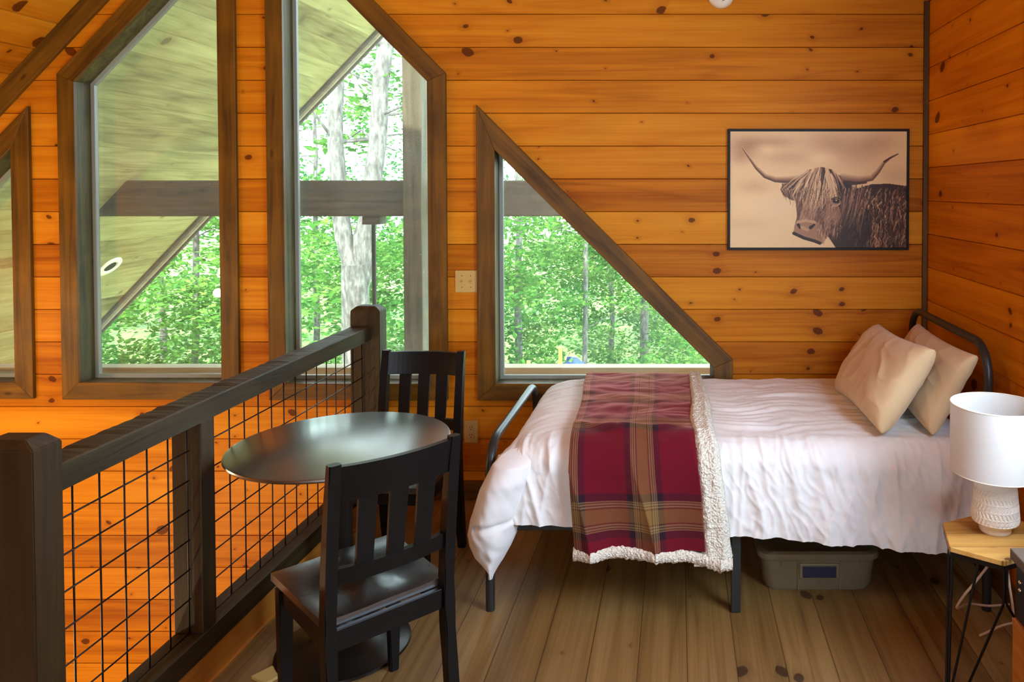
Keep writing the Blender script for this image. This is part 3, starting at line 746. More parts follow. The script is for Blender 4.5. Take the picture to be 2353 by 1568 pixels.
def hem(x): return .352-.072*(x+.45)/1.47-.03*max(0, (x-.3)/.7)
def topz(x):
    f = max(0., min(1., (-.46-x)/.25))
    return .665-.075*f**2.4-.02*max(0, (x-.95)/.2)**2
def drape(x, s, hz=None):
    """base comforter section: s 0..1 from the window side over the top to the hem -> (y, z)"""
    zt, zh = topz(x), (hem(x) if hz is None else hz); R = .11
    L0, L1, L2, L3 = .12, BY1-.01-(BY0+.065), R*PI/2*.9, max(.02, zt-R-zh)
    d = s*(L0+L1+L2+L3)
    if d < L0: 
        t = d/L0; return (BY1+.012-.004*t-.02*t*t, zt-.10*(1-t)**1.5)
    d -= L0
    if d < L1:
        t = d/L1; return (BY1-.012-(L1+.0)*t, zt+.010*math.sin(PI*t)-.004*t)
    d -= L1; y1 = BY1-.012-L1; z1 = zt-.004
    if d < L2:
        t = d/L2*PI/2; return (y1-R*math.sin(t), z1-R*(1-math.cos(t)))
    d -= L2; t = d/L3
    return (y1-R-.012*math.sin(t*PI*.6), z1-R-(z1-R-zh)*t)
def frame_n(x, s, hz=None):
    a, b = drape(x, max(0, s-.004), hz), drape(x, min(1, s+.004), hz); d = Vector((0, b[0]-a[0], b[1]-a[1])).normalized()
    return Vector((0, d.z, -d.y)) if d.length else Vector((0, 0, 1))
def N(v): return noise.noise(Vector(v))
def fbm(v, o=3):
    return sum(N([c*2**k+7*k for c in v])/2**k for k in range(o))
def comforter(u, v, off=0.):
    x = BX0+.024+u*1.878; 
    y, z = drape(x, v); n = frame_n(x, v)
    front = max(0., min(1., (v-.66)/.14)); top = 1-front
    puck = math.exp(-((x+.5)/.22)**2)+.8*math.exp(-((x-.28)/.28)**2)+.35
    wv = y+.10*N((x*2.2, y*1.5, 0))+.05*N((x*6, y*4, 5))
    h = top*puck*.013*(abs(N((x*2.3, wv*17, 0)))*1.7-.4)*(.5+abs(N((x*2, y*3, 11)))*1.5)+top*.005*(.5-abs(N((x*9+y*6, y*11-x*3, 4))))
    h += top*.006*fbm((x*4, y*4, 1.0))
    rd = lambda a, b, c: (1-min(1, abs(N((a, b, c)))*2.6))**2
    sk = .10*N((x*2, z*2, 6))
    h += front*(.012*fbm((x*5, z*1.6, 4.0), 2)+.013*rd(x*7.5+sk*6+z*1.2, z*1.3, 3)+.007*rd(x*15-z*3+sk*9, z*3, 8)+.005*rd(x*24+z*9, z*8+sk*20, 1)-.006)
    h += front*.010*math.sin(x*21+2*math.sin(z*6))*max(0, (v-.8)/.2)
    h += .004*fbm((x*30, y*30, z*30), 2)*(.3+front*.5)
    cover = max(0., min(1., 1-abs(x+.14)/.34))**.35 if abs(x+.14) < .34 else 0.
    h = h*(1-.75*cover)-.006*cover*front
    p = Vector((x, y, z)) + n*(h+off)
    if u < .03: p.z -= .17*(1-u/.03)**1.3*(1-front); p.x = BX0+.024+.055*(u/.03)**2.2
    if v > .97: p.z += .006*N((x*12, 5, 1))
    return p
co = thing('comforter', 'rumpled white comforter spread over the bed', 'comforter', (.2, 3.4, .35))
bm = BM(); top = grid(bm, 330, 190, comforter)
under = grid(bm, 80, 90, lambda u, v: comforter(u, v, -.014))
ut = [under[i][-1] for i in range(81)]; tt_ = [top[i][-1] for i in range(331)]
o = wp('cover', bm, M['white_cloth'], co, 'all')
# corner of the comforter hanging round the foot post
LL = [(-.655, .625), (-.684, .612), (-.706, .590), (-.752, .497), (-.789, .381), (-.799, .322), (-.792, .285), (-.772, .240), (-.740, .196), (-.706, .168)]
LR = [(-.500, .640), (-.520, .610), (-.540, .580), (-.568, .500), (-.600, .400), (-.607, .364), (-.622, .310), (-.645, .260), (-.676, .205), (-.700, .168)]
def lerp_list(L, t):
    k = t*(len(L)-1); i = min(int(k), len(L)-2); f = k-i
    return L[i][0]+(L[i+1][0]-L[i][0])*f, L[i][1]+(L[i+1][1]-L[i][1])*f
def lobe(u, v):
    a, b = lerp_list(LL, v), lerp_list(LR, v); x = a[0]+(b[0]-a[0])*u; z = a[1]+(b[1]-a[1])*u
    bul = math.sin(PI*min(1, max(0, u*.96+.02)))**.55*min(1, v*3.4)**.8
    y = 2.899+.046*u-.012*(1-v)-(.085+.03*math.sin(PI*v))*bul
    if u > .8: y += (u-.8)*.10*(1-v)
    w = .010*N((x*16, z*5+2, 3))+.007*N((x*30+z*12, z*20, 8))+.006*math.sin(u*9+v*7)*v
    ck = .018*math.exp(-((z-(.372-.35*(x+.7)*-.0)-.12*(x+.7))/.012)**2)*(1 if u > .12 else 0)
    lift = .060*max(0, 1-v*3.2)**1.3
    return (x, y+w*(.4+v)+ck+lift, z)
bm = BM(); grid(bm, 50, 90, lobe)
o = wp('hanging_corner', bm, M['white_cloth'], co, 'all')
sm_ = o.modifiers.new('thick', 'SOLIDIFY'); sm_.thickness = .008; sm_.offset = -1

# ---------------------------------------------------------------- throw blanket
def tx(v):   # left edge, right edge of the plaid and outer edge of the fleece along the drape
    P = [(0, -.470, .058, .118), (.20, -.455, .060, .132), (.42, -.425, .062, .146), (.60, -.418, .050, .142), (.70, -.416, .062, .148), (.85, -.402, .088, .180), (1.0, -.386, .102, .210)]
    for a, b in zip(P, P[1:]):
        if v <= b[0]:
            f = (v-a[0])/(b[0]-a[0]); return [a[i]+(b[i]-a[i])*f for i in (1, 2, 3)]
    return P[-1][1:]
ZT = .268
def tsurf(x, v, off):
    q = .03+.97*v; y, z = drape(x, q, ZT+.012); n = frame_n(x, q, ZT+.012)
    return Vector((x, y-.010*max(0, (v-.75)/.25), z)) + n*off
def tfold(x, v):
    f = max(0, (v-.66)/.34); h = 0.
    h += f*(.046*(1-abs(math.sin((x+.43)*13+1.6*math.sin(v*4.2)))**.7*1.0)+.014*N((x*9+v*1.5, v*2, 1)))
    h += (1-f)*(.008*N((x*6, v*16, 2))+.007*abs(N((x*9+v*6, v*22, 5))))
    h += .024*math.exp(-((v-(.700-.05*((x+.17)/.25)**2))/.016)**2)*math.exp(-((x+.17)/.2)**4)
    return h
th = thing('throw_blanket', 'red plaid throw with white fleece lining laid across the bed', 'blanket', (-.15, 3.3, .3))
def plaidp(u, v):
    L, R, E_ = tx(v); x = L+(R-L)*u
    return tsurf(x, v, .030+tfold(x, v))
plen = 1.39
bm = BM(); grid(bm, 110, 260, plaidp, lambda u, v: (u*.50, v*plen))
o = wp('plaid_face', bm, M['plaid'], th, 'all'); md = o.modifiers.new('thick', 'SOLIDIFY'); md.thickness = .010; md.offset = -1
def fz(p, k=1.0):
    q = Vector(p)*55
    return .0045*k*(abs(N(q))*2-.4)+.003*k*N(q*2.3)
def border(u, v):
    L, R, E_ = tx(v); x = R-.012+(E_-R+.012)*u
    w = .036+tfold(R, v)*.7
    roll = math.sin(PI*min(1, max(0, u)))**.5
    two = .010*abs(math.cos(PI*u*2))
    p = tsurf(x, v, w*.35+.030*roll-two*.8+.004)
    p.x += .006*N((0, v*14, 3)); n = Vector((0, -1, .6)).normalized()
    if v > .8: p.z -= .030*((v-.8)/.2)**1.5
    return p+n*fz(p)
bm = BM(); grid(bm, 26, 420, border)
o = wp('fleece_edge', bm, M['sherpa'], th, 'all'); md = o.modifiers.new('thick', 'SOLIDIFY'); md.thickness = .016; md.offset = -1
# turned-up fleece hem along the bottom
bm = BM(); rings = []
for i in range(241):
    t = i/240; x = -.392+(.206+.392)*t
    c = Vector((x, 2.835-tfold(x, 1.0)*.8, .262+.014*math.sin(t*PI*1.2+.3)-.012*t+.004*N((x*15, 0, 0))))
    if t > .84: c.z -= .006
    r = []
    for k in range(14):
        a = 2*PI*k/14; p = c+Vector((0, .017*math.cos(a), .023*math.sin(a))); p += Vector((0, math.cos(a), math.sin(a)))*fz(p, 1.1); r.append(p)
    rings.append(r)
loft(bm, rings)
wp('fleece_hem', bm, M['sherpa'], th, 'all')
wp('care_tag', box(BM(), .062, .094, 2.826, 2.829, .222, .248, .0005), M['tag'], th)

# ---------------------------------------------------------------- pillows
def pillow(name, label, c, rot, a=.335, b=.225, T=.105, seed=0):
    p = thing(name, label, 'pillow', c, group='cream pillows at the bed head'); p.rotation_euler = rot
    bm = BM(); n = 84
    def side(sg):
        def f(u, v):
            x, y = u*2-1, v*2-1
            pin_x, pin_y = 1-.075*(1-y*y), 1-.085*(1-x*x)
            h = max(0., (1-x**4)*(1-y**4))**.42*(1-.22*(x*x+y*y)*.5)
            X, Y = x*a*pin_x, y*b*pin_y
            rd = (1-min(1, abs(N((X*4.5+Y*4+seed, Y*5-X*4.5, sg*3)))*2.8))**2+.6*(1-min(1, abs(N((X*9-Y*7+seed, Y*10, sg*5)))*2.8))**2
            w = .007*fbm((X*6+seed, Y*6, sg*2.0), 2)+.0042*rd*(.35+max(abs(x), abs(y)))
            return (X, Y, sg*(T*h+w*h**.6*1.3))
        return f
    A = grid(bm, n, n, side(1)); B = grid(bm, n, n, side(-1))
    bmesh.ops.remove_doubles(bm, verts=bm.verts[:], dist=.0006)
    local('case', bm, M['pillow_cloth'], p, 'all'); return p
def place_pillow(name, label, bot, top, seed, a, b, T, roll=0.):
    """bot/top: midpoints (x, z) of the lower and upper seams; the long side runs along y"""
    d = Vector((top[0]-bot[0], 0, top[1]-bot[1])); mid = Vector(((bot[0]+top[0])/2, (3.33), (bot[1]+top[1])/2))
    p = pillow(name, label, mid, (0, 0, 0), a, b, T, seed)
    ex = Vector((0, 1, 0)); ey = d.normalized(); ez = ex.cross(ey)
    m = Matrix((ex, ey, ez)).transposed() @ Matrix.Rotation(roll, 3, 'Z'); p.rotation_euler = m.to_euler(); return p
place_pillow('pillow', 'cream pillow leaning in front, nearest the plaid throw', (.798, .694), (.982, .970), 1.0, .375, .195, .090, -.05)
place_pillow('pillow', 'cream pillow leaning on the metal headboard behind another', (1.012, .698), (1.160, .960), 9.0, .365, .180, .070)

# ---------------------------------------------------------------- storage bin under the bed
bn = thing('storage_bin', 'frosted lidded plastic storage bin under the bed', 'storage bin', (.576, 3.25, 0))
def rrect(cx, cy, hx, hy, r, z, n=5):
    out = []
    for sx, sy, a0 in ((1, 1, 0), (-1, 1, PI/2), (-1, -1, PI), (1, -1, 3*PI/2)):
        for i in range(n+1):
            a = a0+PI/2*i/n; out.append((cx+sx*(hx-r)+r*math.cos(a), cy+sy*(hy-r)+r*math.sin(a), z))
    return out
bm = BM()
loft(bm, [rrect(0, 0, .185, .145, .04, .012), rrect(0, 0, .212, .170, .05, .0), rrect(0, 0, .222, .178, .05, .020), rrect(0, 0, .234, .188, .045, .130)][1:])
local('tub', bm, M['bin'], bn, True)
bm = BM()
loft(bm, [rrect(0, 0, .2345, .1885, .045, .1305), rrect(0, 0, .246, .196, .05, .132), rrect(0, 0, .250, .200, .05, .140), rrect(0, 0, .247, .198, .05, .158), rrect(0, 0, .232, .182, .05, .164), rrect(0, 0, .215, .168, .05, .158)])
local('lid', bm, M['bin'], bn, True)
bm = BM(); box(bm, -.082, .082, -.1935, -.176, .055, .118, .004); f = local('latch', bm, M['bin'], bn)
local('grip_opening', box(BM(), -.068, .068, -.196, -.1935, .062, .108, .002), M['navy'], f)
for x, a in ((-.085, .004), (.085, .004), (-.155, .1), (.165, .1)):
    local('rib', tube(BM(), [(x, -.182-.01*(a > .05)*.4, a), (x, -.1915, .127)], .0028 if a < .05 else .002, 6), M['bin'], bn, True)

# ---------------------------------------------------------------- hexagonal side table, lamp, cords
NX, NY, NZ = 1.022, 2.435, .52; HR = .172
ns = thing('side_table', 'hexagonal wood top side table on black wire legs by the bed', 'side table', (NX, NY, 0))
hexv = [(-.134, .092), (-.172, -.080), (-.041, -.174), (.134, -.092), (.172, .080), (.041, .174)]
bm = prism(BM(), hexv, lambda p: (p[0], p[1], NZ-.016), lambda p: (p[0], p[1], NZ)); bmesh.ops.bevel(bm, geom=bm.edges[:], offset=.0015, segments=1, affect='EDGES')
local('top', bm, M['nightwood'], ns)
bm = BM(); zf = NZ-.024
for i in range(6):
    a, b = hexv[i], hexv[(i+1) % 6]; bar(bm, (a[0]*.965, a[1]*.965, zf), (b[0]*.965, b[1]*.965, zf), .006, .015)
local('top_frame', bm, M['iron'], ns)
def P3(i, s, z): return Vector((hexv[i][0]*s, hexv[i][1]*s, z))
def rods(lst):
    bm = BM()
    for a, b in lst: tube(bm, [a, (a+b)/2, b], .0042, 8)
    return bm
zt_ = zf-.006; zn = .385
feet = {}
for i in (1, 4):       # legs: two rods from neighbouring corners meeting at the foot
    ft = P3(i, 1.0, .004); c0 = P3(i, .95, zt_); c1 = c0.lerp(P3((i-1) % 6, .95, zt_), .42); mid = c0.lerp(P3((i+1) % 6, .95, zt_), .52)
    bm = rods([(c0, ft), (c1, ft+Vector((-.006, .006, 0)))])
    if i == 1:
        low = ft+Vector((.010, 0, .07)); tube(bm, [mid, mid.lerp(low, .5), low, ft+Vector((.006, 0, .035)), ft+Vector((.003, 0, .02))], .0042, 8)
    local('leg', bm, M['iron'], ns, True)
nd = P3(2, .95, zn); off = Vector((.010, 0, 0))   # front brace: straight down from the corner to a node, then splayed
bm = rods([(P3(2, .95, zt_), nd), (P3(2, .95, zt_)+off, nd+off), (nd, nd.lerp(P3(1, .75, .006), .97)), (nd+off, nd.lerp(P3(3, 1.0, .10), .97)+off)])
local('brace', bm, M['iron'], ns, True)
LX, LY, LZ = 1.040, 2.470, NZ
lp = thing('table_lamp', 'white ceramic table lamp with white drum shade on the hexagonal table', 'lamp', (LX, LY, LZ))
prof = [(.047, .0), (.050, .004), (.050, .020), (.058, .026), (.0715, .034), (.0742, .045), (.0735, .06), (.0712, .085), (.0688, .11), (.0664, .135), (.0645, .150), (.058, .164), (.044, .176), (.032, .190), (.0265, .204), (.0265, .225), (.0, .225)]
def interp(z):
    for (r0, z0), (r1, z1) in zip(prof, prof[1:]):
        if z <= z1: return r0+(r1-r0)*((z-z0)/(z1-z0) if z1 > z0 else 0)
    return .001
bm = BM(); SEG = 168; rings = []
zs = [.0, .004, .012, .020]+[.021+.131*i/78 for i in range(79)]+[.155, .16, .166, .172, .178, .185, .193, .204, .225]
for z in zs:
    r0 = max(.001, interp(z)); r = []
    for k in range(SEG):
        a = 2*PI*k/SEG; d = 0
        if .036 < z < .150:
            b = (z-.036)/.0228; bi = int(b); bf = b-bi; dirn = 1 if bi % 2 else -1
            if bf < .10 or bf > .90: d = .0012
            else:
                ph = (a*36/(2*PI)+dirn*bf*.9) % 1.0
                d = -.0016+.0030*(1 if ph < .5 else 0)
        r.append(((r0+d)*math.cos(a), (r0+d)*math.sin(a), z))
    rings.append(r)
loft(bm, rings); local('base', bm, M['ceramic'], lp, True)
SZ0, SZ1 = .197, .418
sh = local('shade', lathe(BM(), [(.139, SZ0), (.141, SZ0), (.1425, SZ1), (.1405, SZ1), (.139, SZ0)][:4], 96), M['shade'], lp, True)
bm = sh.data; bmm = BM(); bmm.from_mesh(bm)
bmesh.ops.delete(bmm, geom=[f for f in bmm.faces if len(f.verts) > 10], context='FACES')
ring0 = [v for v in bmm.verts]
bmm.verts.ensure_lookup_table()
for k in range(96): bmm.faces.new((bmm.verts[k], bmm.verts[(k+1) % 96], bmm.verts[288+(k+1) % 96], bmm.verts[288+k]))
bmesh.ops.recalc_face_normals(bmm, faces=bmm.faces[:]); bmm.to_mesh(bm); bmm.free()
for z in (SZ0+.001, SZ1-.001):
    bm = BM(); rr = .1400 if z < .3 else .1415
    tube(bm, [(rr*math.cos(2*PI*k/72), rr*math.sin(2*PI*k/72), z) for k in range(73)], .0022, 6, False)
    local('shade_rim', bm, M['white_plastic'], lp, True)
bm = BM(); tube(bm, [(0, 0, .226), (0, 0, .26)], .014, 12); local('socket', bm, M['iron'], lp, True)
bm = BM(); bmesh.ops.create_uvsphere(bm, u_segments=20, v_segments=14, radius=.030, matrix=Matrix.Translation((0, 0, .295))); local('bulb', bm, M['white_plastic'], lp, True)
bm = BM()
for k in range(3): a = 2*PI*k/3; tube(bm, [(.012*math.cos(a), .012*math.sin(a), .258), (.1395*math.cos(a), .1395*math.sin(a), .262)], .0015, 6)
local('spider', bm, M['iron'], lp, True)

def cord(pts, r, label):
    P = [Vector(p) for p in pts]; out = []
    for i in range(len(P)-1):
        p0, p1, p2, p3 = P[max(i-1, 0)], P[i], P[i+1], P[min(i+2, len(P)-1)]
        for t in [k/8 for k in range(8)]:
            out.append(.5*((2*p1)+(p2-p0)*t+(2*p0-5*p1+4*p2-p3)*t*t+(3*p1-p0-3*p2+p3)*t**3))
    out.append(P[-1])
    return tag(link('power_cord', tube(BM(), out, r, 8), M['cord'], smooth=True), label, 'cord', 'cords around the side table')
cord([(1.05, 2.50, .49), (1.046, 2.50, .45), (1.037, 2.50, .40), (.99, 2.50, .335), (.957, 2.51, .285), (.965, 2.60, .19), (1.085, 2.80, .094), (1.18, 2.84, .065), (1.26, 2.86, .06)], .0042, 'pale lamp cord looping below the side table top')
cord([(1.020, 2.33, .485), (1.017, 2.31, .43), (1.026, 2.30, .34), (1.036, 2.31, .18), (1.045, 2.34, .007)], .004, 'pinkish cord hanging beside the black cabinet')
cord([(1.10, 2.74, .010), (1.14, 2.75, .020), (1.19, 2.76, .035), (1.25, 2.76, .05)], .0045, 'white cord end lying on the floor under the hexagonal table')
cb = thing('small_cabinet', 'dark topped cabinet cut off at the right picture edge', 'cabinet', (1.13, 1.87, 0))
CX0, CX1, CY0, CY1, CZ = .943, 1.300, 1.60, 2.140, .62
wp('top', box(BM(), CX0, CX1, CY0, CY1, CZ-.030, CZ, .003), M['cab_top'], cb)
wp('upper_body', box(BM(), CX0+.014, CX1-.005, CY0+.015, CY1-.012, .425, CZ-.0305, .002), M['cab_black'], cb)
wp('lower_body', box(BM(), CX0+.006, CX1-.004, CY0+.010, CY1-.008, .0, .4245, .003), M['pine_trim'], cb)
bm = BM()
for z in (.540, .518): bmesh.ops.create_uvsphere(bm, u_segments=12, v_segments=8, radius=.0055, matrix=Matrix.Translation((CX0+.0125, 2.100, z)))
wp('knob', bm, M['chrome'], cb, True)

# ---------------------------------------------------------------- the woods
GZ = -3.2
tag(link('ground', box(BM(), -60, 60, D+WT+.02, 80, GZ-.2, GZ), M['ground']), 'grassy clearing below the windows', 'ground', kind='structure')
def leaves(bm, n, c, rad, size, rnd, squash=1.0):
    for _ in range(n):
        while True:
            p = Vector((rnd.uniform(-1, 1), rnd.uniform(-1, 1), rnd.uniform(-1, 1)))
            if .15 < p.length < 1: break
        p = Vector(c)+Vector((p.x*rad[0], p.y*rad[1], p.z*rad[2]))
        s = size*rnd.uniform(.6, 1.3)
        u = Vector((rnd.gauss(0, 1), rnd.gauss(0, 1), rnd.gauss(0, .45))).normalized()
        w = u.cross(Vector((rnd.gauss(0, .5), rnd.gauss(0, .5), 1))).normalized()
        vs = [bm.verts.new(p+u*s*a+w*s*b) for a, b in ((-.5, 0), (-.1, .32), (.55, 0), (-.1, -.32))]
        bm.faces.new(vs)
def crown_mesh(name, seed, clusters, per, spread, size, mat):
    rnd = random.Random(seed); bm = BM()
    for _ in range(clusters):
        c = (rnd.uniform(-1, 1)*spread[0], rnd.uniform(-1, 1)*spread[1], rnd.uniform(-1, 1)*spread[2])
        r = rnd.uniform(.35, .8)
        leaves(bm, per, c, (r, r, r*.45), size, rnd)
    me = bpy.data.meshes.new(name); bm.to_mesh(me); bm.free(); me.materials.append(mat); return me
CR = [crown_mesh('foliage_a', 1, 26, 95, (1.2, 1.0, 2.2), .115, M['leaf']), crown_mesh('foliage_b', 2, 24, 95, (1.4, 1.1, 1.9), .11, M['leaf_dark']),
      crown_mesh('foliage_c', 3, 30, 88, (1.1, 1.0, 2.6), .115, M['leaf'])]
def trunk_mesh(bm, pts, r0, r1, seed):
    rnd = random.Random(seed); n = 14; out = []; rr = []
    P = [Vector(p) for p in pts]
    for i in range(n+1):
        t = i/n*(len(P)-1); k = min(int(t), len(P)-2); f = t-k
        q = P[k].lerp(P[k+1], f); q += Vector((N((i*.5, seed, 0)), N((i*.5, seed, 5)), 0))*.05
        out.append(q); rr.append(r0+(r1-r0)*i/n)
    tube(bm, out, rr, 10); return out
def branch_set(bm, out, r, seed, k=5):
    rnd = random.Random(seed)
    for _ in range(k):
        b = out[rnd.randint(4, len(out)-2)]; d = Vector((rnd.uniform(-1, 1), rnd.uniform(-.6, .6), rnd.uniform(-.1, .5))).normalized()
        L = rnd.uniform(.6, 1.6); tube(bm, [b, b+d*L*.5+Vector((0, 0, .05)), b+d*L+Vector((0, 0, rnd.uniform(-.2, .2)))], [r*.22, r*.14, r*.05], 6)
MASS = []
def tree(x, y, r, label, lean=(0, 0), h=9., crown=0, cz=4.6, seed=1, cs=1., rz=None, forks=None, fol=True):
    t = thing('tree', label, 'tree', (x, y, GZ), group='trees in the woods outside')
    bm = BM(); out = trunk_mesh(bm, [(0, 0, -.05), (lean[0]*.5, lean[1]*.5, h*.5), (lean[0], lean[1], h)], r, r*.45, seed)
    branch_set(bm, out, r, seed)
    local('trunk', bm, M['bark'], t, True)
    if fol:
        MASS.append((crown, (x+lean[0]*.6, y+lean[1]*.6+.6, GZ+cz), rz if rz is not None else seed*1.3, (cs, cs, cs)))
    return t
# the forked tree in the tall window
t = thing('tree', 'thick forked pale tree behind the tall window with the newel post', 'tree', (-3.80, 9.0, GZ), group='trees in the woods outside')
bm = BM(); trunk_mesh(bm, [(.02, 0, -.05), (.0, 0, 1.9), (-.02, 0, 3.95)], .20, .155, 3); local('trunk', bm, M['bark'], t, True)
bm = BM(); o_ = trunk_mesh(bm, [(.02, 0, 3.7), (.12, .1, 4.6), (.22, .3, 6.2), (.30, .5, 8.5)], .125, .085, 4); branch_set(bm, o_, .10, 4, 8); local('branch', bm, M['bark'], t, True)
bm = BM(); o_ = trunk_mesh(bm, [(-.02, 0, 3.7), (-.22, .05, 4.6), (-.30, .1, 6.2), (-.36, .2, 8.3)], .110, .075, 5); branch_set(bm, o_, .10, 5, 8); local('branch', bm, M['bark'], t, True); fork = t
for args in (
    (-2.72, 13.0, .075, 'slim pale tree trunk at the left side of the triangle window', (-.05, .2), 8.5, 0, 5.6, 11, .8),
    (-1.72, 14.0, .055, 'slender white birch trunk in the middle of the triangle window', (.05, .1), 8.0, 1, 5.4, 12, .8),
    (-.74, 16.5, .105, 'broad grey trunk low at the right end of the triangle window', (.1, 0), 8.5, 2, 6.4, 13, .8),
    (-1.62, 18.5, .075, 'darker trunk between the birch and the broad grey trunk', (.0, 0), 8.5, 1, 4.6, 14, 1.),
    (-3.62, 10.8, .05, 'short dead snag seen just left of the porch post', (.02, .0), 3.6, 0, 5.0, 15, .9),
    (-8.6, 13.5, .07, 'thin trunk amid leaves in the soffit-filled window, near its right frame', (.1, 0), 8.0, 1, 3.2, 16, 1.1),
    (-10.5, 15.5, .08, 'thin trunk amid leaves in the soffit-filled window, close below the roof edge', (-.1, 0), 8.0, 0, 3.6, 17, 1.1),
    (-6.9, 14.5, .07, 'thin dark trunk left of the forked tree', (.0, 0), 7.0, 2, 4.0, 18, 1.0)):
    tree(args[0], args[1], args[2], args[3], lean=args[4], h=args[5], crown=args[6], cz=args[7], seed=args[8], cs=args[9], fol=not args[3].startswith('short'))
MASS.append((0, (-3.3, 10.2, GZ+5.6), 0., (1.3, 1.0, 1.0)))
k = 0
SAP = [(-10.8, 12.0, 1.2), (-9.2, 11.4, .9), (-8.0, 12.6, 1.5), (-7.2, 11.0, .7), (-5.6, 11.8, 1.3), (-4.9, 10.6, .4), (-2.9, 11.5, 1.2), (-3.3, 12.6, 2.2), (-4.3, 14.0, 1.8),
       (-2.2, 15.2, 1.6), (-1.2, 16.2, 1.7), (-.2, 17.5, 1.2), (-2.9, 16.5, 2.6), (-1.6, 20.0, 2.2), (.6, 19.5, 1.6), (-12.2, 14.8, 1.8), (-6.3, 16.0, 2.6), (-10.2, 17.5, 2.6), (-.3, 22.0, 2.4),
       (-11.6, 11.6, .3), (-10.0, 12.6, .2), (-8.6, 11.6, .0), (-9.4, 13.6, 1.0), (-7.4, 13.4, 1.0), (-11.4, 13.2, 1.2), (-6.2, 12.6, .6), (-3.0, 10.2, -.6), (-2.6, 13.0, .2), (-1.0, 14.6, .2), (.2, 15.6, .4), (-2.0, 17.2, .8), (-5.2, 13.2, 1.6), (-.6, 19.6, 1.4)]
for x, y, q in SAP:
    MASS.append((k % 3, (x, y, GZ+1.9+q*.35), k*1.1, (.9, .9, .75+.08*q))); k += 1
bm = BM()
for ci, loc_, rz_, sc_ in MASS:
    n0 = len(bm.verts); bm.from_mesh(CR[ci]); bm.verts.ensure_lookup_table()
    bmesh.ops.transform(bm, verts=bm.verts[n0:], matrix=Matrix.Translation(loc_) @ Matrix.Rotation(rz_, 4, 'Z') @ Matrix.Diagonal((*sc_, 1)))
tag(link('woodland_foliage', bm, M['leaf']), 'bright green leaves of the near woods around the tree trunks', 'foliage', kind='stuff')
for m_ in CR: bpy.data.meshes.remove(m_)
# dense far leaves: one mass nobody could count
rnd = random.Random(21); bm = BM()
for _ in range(520):
    x = rnd.uniform(-26, 8); y = rnd.uniform(21, 30); zmax = 5.6+2.2*N((x*.35, 0, 0)); z = GZ+.3+(zmax-GZ)*rnd.random()**1.15
    r = rnd.uniform(.7, 1.5); leaves(bm, 62, (x, y, z), (r, r*.7, r*.55), .19, rnd)
tag(link('forest_foliage', bm, M['leaf_dark']), 'dense green leaves of the woods far behind', 'foliage', kind='stuff')
rnd = random.Random(8); bm = BM()
for _ in range(90):
    x = rnd.uniform(-14, 3); y = rnd.uniform(10, 20); r = rnd.uniform(.5, 1.0); leaves(bm, 60, (x, y, GZ+.4), (r, r*.7, .5), .10, rnd)
tag(link('undergrowth', bm, M['leaf']), 'low green undergrowth on the forest floor', 'undergrowth', kind='stuff')
for x, y, h, lb in ((-1.55, 10.0, 1.35, 'yellow wooden stake outside in the middle of the triangle window'), (-1.97, 10.0, 1.05, 'shorter yellow stake beside the slim pale trunk outside')):
    tag(link('wooden_stake', box(BM(), x-.022, x+.022, y, y+.04, GZ+.0, -.62+(h-1.05)*.6, .003), M['stake']), lb, 'stake', 'yellow stakes outside')
bm = BM(); grid(bm, 14, 10, lambda u, v: (-1.90+u*.34+.05*N((u*5, v*5, 0)), 12.2+v*.5, GZ+.02+1.93+.14*math.sin(PI*u)*math.sin(PI*v)*(1+.8*N((u*4, v*4, 2)))))
box(bm, -1.88, -1.60, 12.25, 12.65, GZ, GZ+1.90)
tag(link('covered_stack', bm, M['tarp']), 'blue covered stack outside behind the yellow stake', 'covered stack')

# ---------------------------------------------------------------- light
world = bpy.data.worlds.new('sky'); bpy.context.scene.world = world; world.use_nodes = True
nt = world.node_tree; bg = nt.nodes['Background']
sky = nt.nodes.new('ShaderNodeTexSky'); sky.sky_type = 'HOSEK_WILKIE'; sky.turbidity = 6.0; sky.ground_albedo = .4; sky.sun_direction = (.3, -.5, .8)
mx = nt.nodes.new('ShaderNodeMix'); mx.data_type = 'RGBA'; mx.inputs[0].default_value = .82
nt.links.new(sky.outputs[0], mx.inputs[6]); mx.inputs[7].default_value = (.76, .92, 1.0, 1)
nt.links.new(mx.outputs[2], bg.inputs[0]); bg.inputs[1].default_value = 11.0

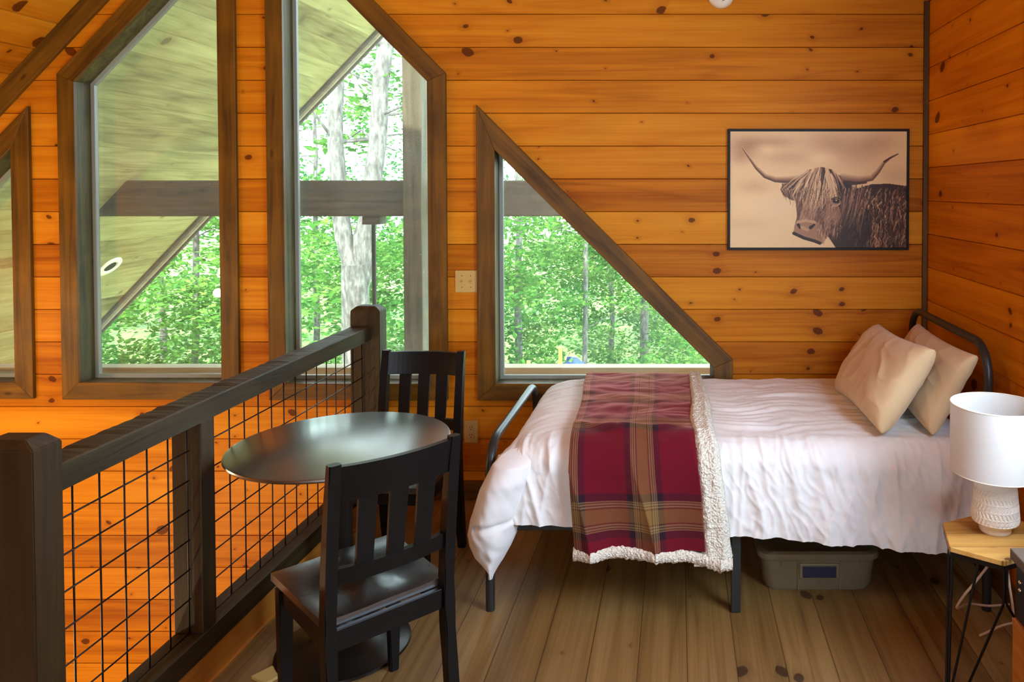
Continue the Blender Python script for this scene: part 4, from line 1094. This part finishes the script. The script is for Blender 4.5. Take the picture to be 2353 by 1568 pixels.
def light(name, typ, loc, energy, color, rot=None, **kw):
    l = bpy.data.lights.new(name, typ); l.energy = energy; l.color = color
    for k, v in kw.items(): setattr(l, k, v)
    o = bpy.data.objects.new(name, l); C.objects.link(o); o.location = loc
    if rot is not None: o.rotation_euler = rot
    return o
def aim(loc, to): return (Vector(to)-Vector(loc)).to_track_quat('-Z', 'Y').to_euler()
light('sun', 'SUN', (0, -10, 20), 14.0, (1.0, .95, .84), aim((-1.2, -5, 6.5), (0, 0, 0)), angle=math.radians(1.0))
# daylight through the side window and the window behind the viewer
light('side_window_daylight', 'AREA', (XR+.17, 1.525, 1.65), 66, (.58, .77, 1.0), aim((XR+.17, 1.525, 1.65), (-.6, 2.4, .3)), shape='RECTANGLE', size=1.25, size_y=1.05)
light('rear_window_daylight', 'AREA', (-.25, YB-.16, 1.475), 26, (.66, .82, 1.0), aim((-.25, YB-.16, 1.475), (-.25, 3, .9)), shape='RECTANGLE', size=1.85, size_y=1.4)
# warm lamps of the open room below and the loft ceiling lamp
WARM = (1.0, .77, .46)
for i, (x, y, z, e) in enumerate(((-4.02, 2.9, .74, 22), (-3.24, 2.9, .91, 14), (-3.6, 2.0, -.9, 105), (-2.3, 1.5, -1.3, 78))):
    light('hanging_lamp_%d' % i, 'POINT', (x, y, z), e, WARM, shadow_soft_size=.03)
light('ceiling_lamp', 'POINT', (-1.25, 1.3, 2.8), 24, (1.0, .82, .55), shadow_soft_size=.10)

# ---------------------------------------------------------------- camera
cam = bpy.data.cameras.new('camera'); co_ = bpy.data.objects.new('camera', cam); C.objects.link(co_)
cam.sensor_fit = 'HORIZONTAL'; cam.sensor_width = 36.0; cam.lens = 1750/2353*36.0
cam.shift_x = -.16171; cam.shift_y = -.13059; cam.clip_start = .05; cam.clip_end = 300
co_.location = (0, 0, 1.635); co_.rotation_euler = (PI/2-math.radians(1.3), 0, 0)
sc = bpy.context.scene; sc.camera = co_
sc.view_settings.view_transform = 'Standard'; sc.view_settings.look = 'None'; sc.view_settings.gamma = 1.0; sc.view_settings.use_curve_mapping = False
sc.view_settings.exposure = 0.0
sc.cycles.use_light_tree = False; sc.cycles.max_bounces = 7; sc.cycles.diffuse_bounces = 3; sc.cycles.glossy_bounces = 3; sc.cycles.transparent_max_bounces = 10; sc.cycles.adaptive_threshold = .045; sc.cycles.sample_clamp_indirect = 6.0; sc.cycles.caustics_reflective = False
